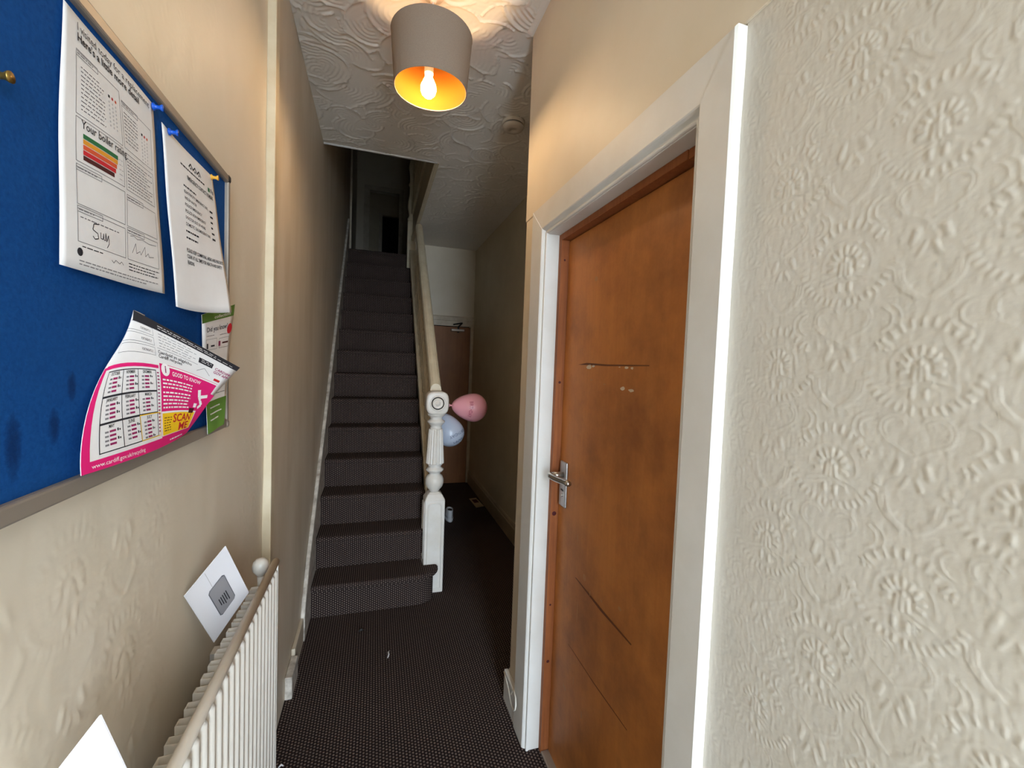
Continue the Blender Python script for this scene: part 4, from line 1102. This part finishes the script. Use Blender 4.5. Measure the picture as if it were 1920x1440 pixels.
fa = Vector((-.566, .170, -.807)).normalized(); fb = Vector((.633, -.586, -.506)); fb = (fb - fa * fb.dot(fa)).normalized(); fn = fa.cross(fb).normalized()
if fn.y > 0: fn = -fn
envelope(Vector((-.260, .526, 1.108)), 0.115, 0.135, 'blank white envelope corner at the near end of the radiator', False, fa, fb, fn)

# ------------------------------------------------------------------ pendant lamp
LX, LY = 0.1715, 1.665
pl_ = thing('pendant_lamp', 'taupe drum pendant shade with a gold lining and lit bulb', 'lamp', (LX, LY, ZC))
bm = bmesh.new(); lathe(bm, [(0.046, 0.0), (0.046, -0.012), (0.040, -0.022), (0.016, -0.032), (0.010, -0.045)], (LX, LY, ZC), 24); obj('ceiling_rose', bm, 'whitep', pl_, smooth=True)
BX, BY = LX - 0.004, LY + 0.042      # the holder hangs a little off the shade's centre
bm = bmesh.new(); tube(bm, [(LX, LY, ZC - 0.04), (BX, BY, 2.600)], 0.0035, 8); obj('cord', bm, 'whitep', pl_)
ZS0, ZS1, RS0, RS1 = 2.478, 2.668, 0.1315, 0.1465
def shell(r0, r1, z0, z1, seg=64):
    bm = bmesh.new(); rings = []
    for r, z in ((r0, z0), (r1, z1)):
        rings.append([bm.verts.new((LX + r * math.cos(6.28318 * k / seg), LY + r * math.sin(6.28318 * k / seg), z)) for k in range(seg)])
    for k in range(seg): bm.faces.new((rings[0][k], rings[0][(k + 1) % seg], rings[1][(k + 1) % seg], rings[1][k]))
    return bm
so = obj('shade', shell(RS0, RS1, ZS0, ZS1), 'shade_out', pl_, smooth=True)
obj('shade_lining', shell(RS0 - 0.0015, RS1 - 0.0015, ZS0, ZS1), 'shade_in', so, smooth=True)
for z, r in ((ZS0, RS0 - 0.001), (ZS1, RS1 - 0.001)):
    bm = bmesh.new(); tube(bm, [(LX + r * math.cos(6.28318 * k / 48), LY + r * math.sin(6.28318 * k / 48), z) for k in range(49)], 0.0018, 6); obj('rim_wire', bm, 'shade_out', so, smooth=True)
bm = bmesh.new()
for k in range(3):
    a = 2.094 * k + 0.4; tube(bm, [(BX + 0.016 * math.cos(a), BY + 0.016 * math.sin(a), 2.600), (LX + 0.144 * math.cos(a), LY + 0.144 * math.sin(a), 2.66)], 0.0015, 6)
obj('shade_carrier', bm, 'whitep', pl_)
bm = bmesh.new(); lathe(bm, [(0.015, 2.545), (0.017, 2.55), (0.017, 2.585), (0.010, 2.60)], (BX, BY, 0.012), 16); obj('lamp_holder', bm, 'whitep', pl_)
bm = bmesh.new(); lathe(bm, [(0.002, 2.464), (0.014, 2.468), (0.024, 2.478), (0.029, 2.494), (0.028, 2.508), (0.021, 2.525), (0.014, 2.540), (0.013, 2.55)], (BX, BY, 0.008), 20); obj('bulb', bm, 'bulb', pl_, smooth=True)

# ------------------------------------------------------------------ smoke detector
sd = thing('smoke_detector', 'round off-white smoke detector on the ceiling by the wall corner', 'smoke alarm', (0.705, 2.375, ZC))
bm = bmesh.new(); lathe(bm, [(0.064, 0.002), (0.064, -0.016), (0.061, -0.020), (0.057, -0.020)], (0.705, 2.375, ZC), 32); obj('base', bm, 'detector', sd, smooth=True)
bm = bmesh.new(); lathe(bm, [(0.056, -0.018), (0.056, -0.026)], (0.705, 2.375, ZC), 32); obj('vent_ring', bm, 'blackp', sd)
bm = bmesh.new(); lathe(bm, [(0.060, -0.025), (0.059, -0.034), (0.052, -0.043), (0.036, -0.048), (0.014, -0.049), (0.013, -0.046), (0.002, -0.046)], (0.705, 2.375, ZC), 32); obj('cover', bm, 'detector', sd, smooth=True)

# ------------------------------------------------------------------ balloons tied to the rail behind the newel
def balloon(c, ax, R, L, m, label, lines, up_):
    c = Vector(c); ax = Vector(ax).normalized()       # ax points from crown to neck
    t = thing('balloon', label, 'balloon', tuple(c), 'party balloons')
    s = ax.cross(Vector(up_)).normalized(); w = s.cross(ax).normalized()
    def surf(th, ph_, e=0.0):
        # th 0 crown .. pi neck
        r = R * math.sin(th) * (1 - 0.22 * (0.5 - 0.5 * math.cos(th)) ** 2.2)
        z = -math.cos(th); z = z * R if z < 0 else z * R + (L - R) * z ** 1.6
        return c + ax * (z * (1 + e / R)) + (s * math.cos(ph_) + w * math.sin(ph_)) * (r + e)
    bm = bmesh.new(); seg, nr = 32, 20; rings = []
    for i in range(1, nr):
        th = math.pi * i / nr; rings.append([bm.verts.new(surf(th, 6.28318 * k / seg)) for k in range(seg)])
    top = bm.verts.new(surf(0, 0)); bot = bm.verts.new(surf(math.pi, 0))
    for a, b in zip(rings, rings[1:]):
        for k in range(seg): bm.faces.new((a[k], a[(k + 1) % seg], b[(k + 1) % seg], b[k]))
    for k in range(seg): bm.faces.new((top, rings[0][(k + 1) % seg], rings[0][k])); bm.faces.new((rings[-1][k], rings[-1][(k + 1) % seg], bot))
    obj('balloon_skin', bm, m, t, smooth=True)
    n0 = surf(math.pi, 0)
    bm = bmesh.new(); tube(bm, [n0 - ax * 0.008, n0 + ax * 0.006, n0 + ax * 0.010, n0 + ax * 0.018], [0.010, 0.004, 0.006, 0.011], 12); obj('neck_knot', bm, m, t, smooth=True)
    bm = bmesh.new(); tube(bm, [n0 + ax * 0.008, (n0 + Vector((NX, 2.93, 1.30))) / 2 + Vector((0, 0.01, -0.02)), Vector((NX + 0.03, 2.93, 1.36))], 0.0012, 6); obj('string', bm, 'whitep', t)
    for (txt, th0, ph0, size, flip) in lines:
        vs, fs = text_geo(txt, 0.01)
        q = vs.copy(); q[:, 0] -= q[:, 0].max() / 2; q *= size
        out = []
        for x, y in q:
            th = th0 + flip * y / R; ph_ = ph0 - flip * x / (R * max(math.sin(th0), 0.35)); out.append(tuple(surf(th, ph_, 0.0012)))
        me = bpy.data.meshes.new('printed_text'); me.from_pydata(out, [], fs)
        link('printed_text', me, 'text_' + m, t)
    return t
M['text_bpink'] = plain('dark_pink_balloon_print', (190, 90, 110), 0.5)
M['text_bblue'] = plain('slate_balloon_print', (104, 116, 142), 0.5)
balloon((0.655, 2.97, 1.166), (-1.0, -0.1, 0.10), 0.105, 0.150, 'bpink', 'pink printed balloon tied beside the newel, above the blue one', [('BIRTHDAY', 1.95, math.radians(186), 0.026, -1), ('HAPPY', 0.80, math.radians(176), 0.024, -1)], (0, 0, 1))
balloon((0.500, 2.965, 0.995), (-0.45, 0.05, 0.9), 0.102, 0.140, 'bblue', 'pale blue printed balloon behind the newel, under the pink one', [('HAPPY', 0.95, math.radians(72), 0.032, -1), ('BIRTHDAY', 1.45, math.radians(66), 0.028, -1)], (0, -1, 0))

# ------------------------------------------------------------------ small things on the floor
# white trainer behind the newel
sx, sy = 0.690, 3.90
sh_ = thing('shoe', 'white trainer on the dark passage carpet behind the newel', 'shoe', (sx, sy, 0))
def loop(cx, w, y0, y1, z, k=14):
    return [(cx + w * math.cos(6.28318 * i / k), (y0 + y1) / 2 + (y1 - y0) / 2 * math.sin(6.28318 * i / k), z) for i in range(k)]
def loft(bm, loops, cap=True):
    R = [[bm.verts.new(p) for p in l] for l in loops]
    for a, b in zip(R, R[1:]):
        for k in range(len(a)): bm.faces.new((a[k], a[(k + 1) % len(a)], b[(k + 1) % len(a)], b[k]))
    if cap: bm.faces.new(R[0][::-1]); bm.faces.new(R[-1])
bm = bmesh.new(); loft(bm, [loop(sx, 0.040, sy - 0.005, sy + 0.265, 0.001), loop(sx, 0.043, sy - 0.008, sy + 0.268, 0.015), loop(sx, 0.040, sy - 0.004, sy + 0.262, 0.030)]); obj('sole', bm, 'shoe', sh_, smooth=True)
bm = bmesh.new(); loft(bm, [loop(sx, 0.038, sy, sy + 0.255, 0.028), loop(sx, 0.037, sy - 0.002, sy + 0.235, 0.055), loop(sx, 0.033, sy - 0.002, sy + 0.165, 0.085), loop(sx, 0.029, sy - 0.006, sy + 0.115, 0.112), loop(sx, 0.023, sy + 0.003, sy + 0.10, 0.108), loop(sx, 0.022, sy + 0.01, sy + 0.10, 0.07)]); obj('upper', bm, 'shoe', sh_, smooth=True)
bm = bmesh.new(); loft(bm, [loop(sx, 0.0215, sy + 0.008, sy + 0.098, 0.100), loop(sx, 0.018, sy + 0.012, sy + 0.09, 0.1015)]); obj('insole_opening', bm, 'blackp', sh_)
fl = thing('flyer', 'small faded flyer lying by the passage skirting', 'flyer', (1.05, 4.4, 0))
bm = bmesh.new()
c4 = [(1.000, 4.545), (1.080, 4.560), (1.103, 4.275), (1.012, 4.250)]
A = [bm.verts.new((x, y, 0.0035)) for x, y in c4]; B = [bm.verts.new((x, y, 0.001)) for x, y in c4]
bm.faces.new(A); bm.faces.new(B[::-1])
for k in range(4): bm.faces.new((A[k], A[(k + 1) % 4], B[(k + 1) % 4], B[k]))
obj('flyer_sheet', bm, 'flyer', fl)
bm = bmesh.new(); bm.faces.new([bm.verts.new((x, y, 0.0042)) for x, y in ((1.018, 4.50), (1.072, 4.51), (1.080, 4.40), (1.026, 4.39))]); obj('printed_picture', bm, 'maroon', fl)
def scrap(name, pts, label, m, r):
    bm = bmesh.new(); tube(bm, pts, r, 6); o = obj(name, bm, m, smooth=True); tag(o, label, 'litter'); return o
scrap('paper_scrap', [(0.088, 2.15, 0.003), (0.094, 2.17, 0.006), (0.092, 2.19, 0.005), (0.100, 2.205, 0.003)], 'curled scrap of white paper in the middle of the hall carpet', 'paleink', [0.002, 0.0045, 0.004, 0.002])
scrap('carpet_fluff', [(-0.055, 2.405, 0.004), (-0.045, 2.412, 0.009), (-0.032, 2.408, 0.005)], 'dark fluff on the carpet in front of the bottom step', 'blackp', [0.005, 0.008, 0.004])
scrap('paper_scrap', [(-0.302, 1.652, 0.003), (-0.294, 1.660, 0.006), (-0.286, 1.656, 0.003)], 'tiny white scrap on the carpet below the radiator end', 'paleink', [0.002, 0.004, 0.002])
bm = bmesh.new()
tube(bm, [(0.566, 1.742, 0.134), (0.563, 1.70, 0.130), (0.561, 1.655, 0.118), (0.556, 1.620, 0.106), (0.552, 1.585, 0.104), (0.550, 1.555, 0.112), (0.550, 1.538, 0.128), (0.552, 1.536, 0.148), (0.556, 1.553, 0.163), (0.560, 1.585, 0.164), (0.563, 1.612, 0.150), (0.562, 1.630, 0.118)], 0.0028, 8)
o = obj('cable', bm, 'whitep', smooth=True); tag(o, 'loose loop of thin white cable over the short skirting stub', 'cable')
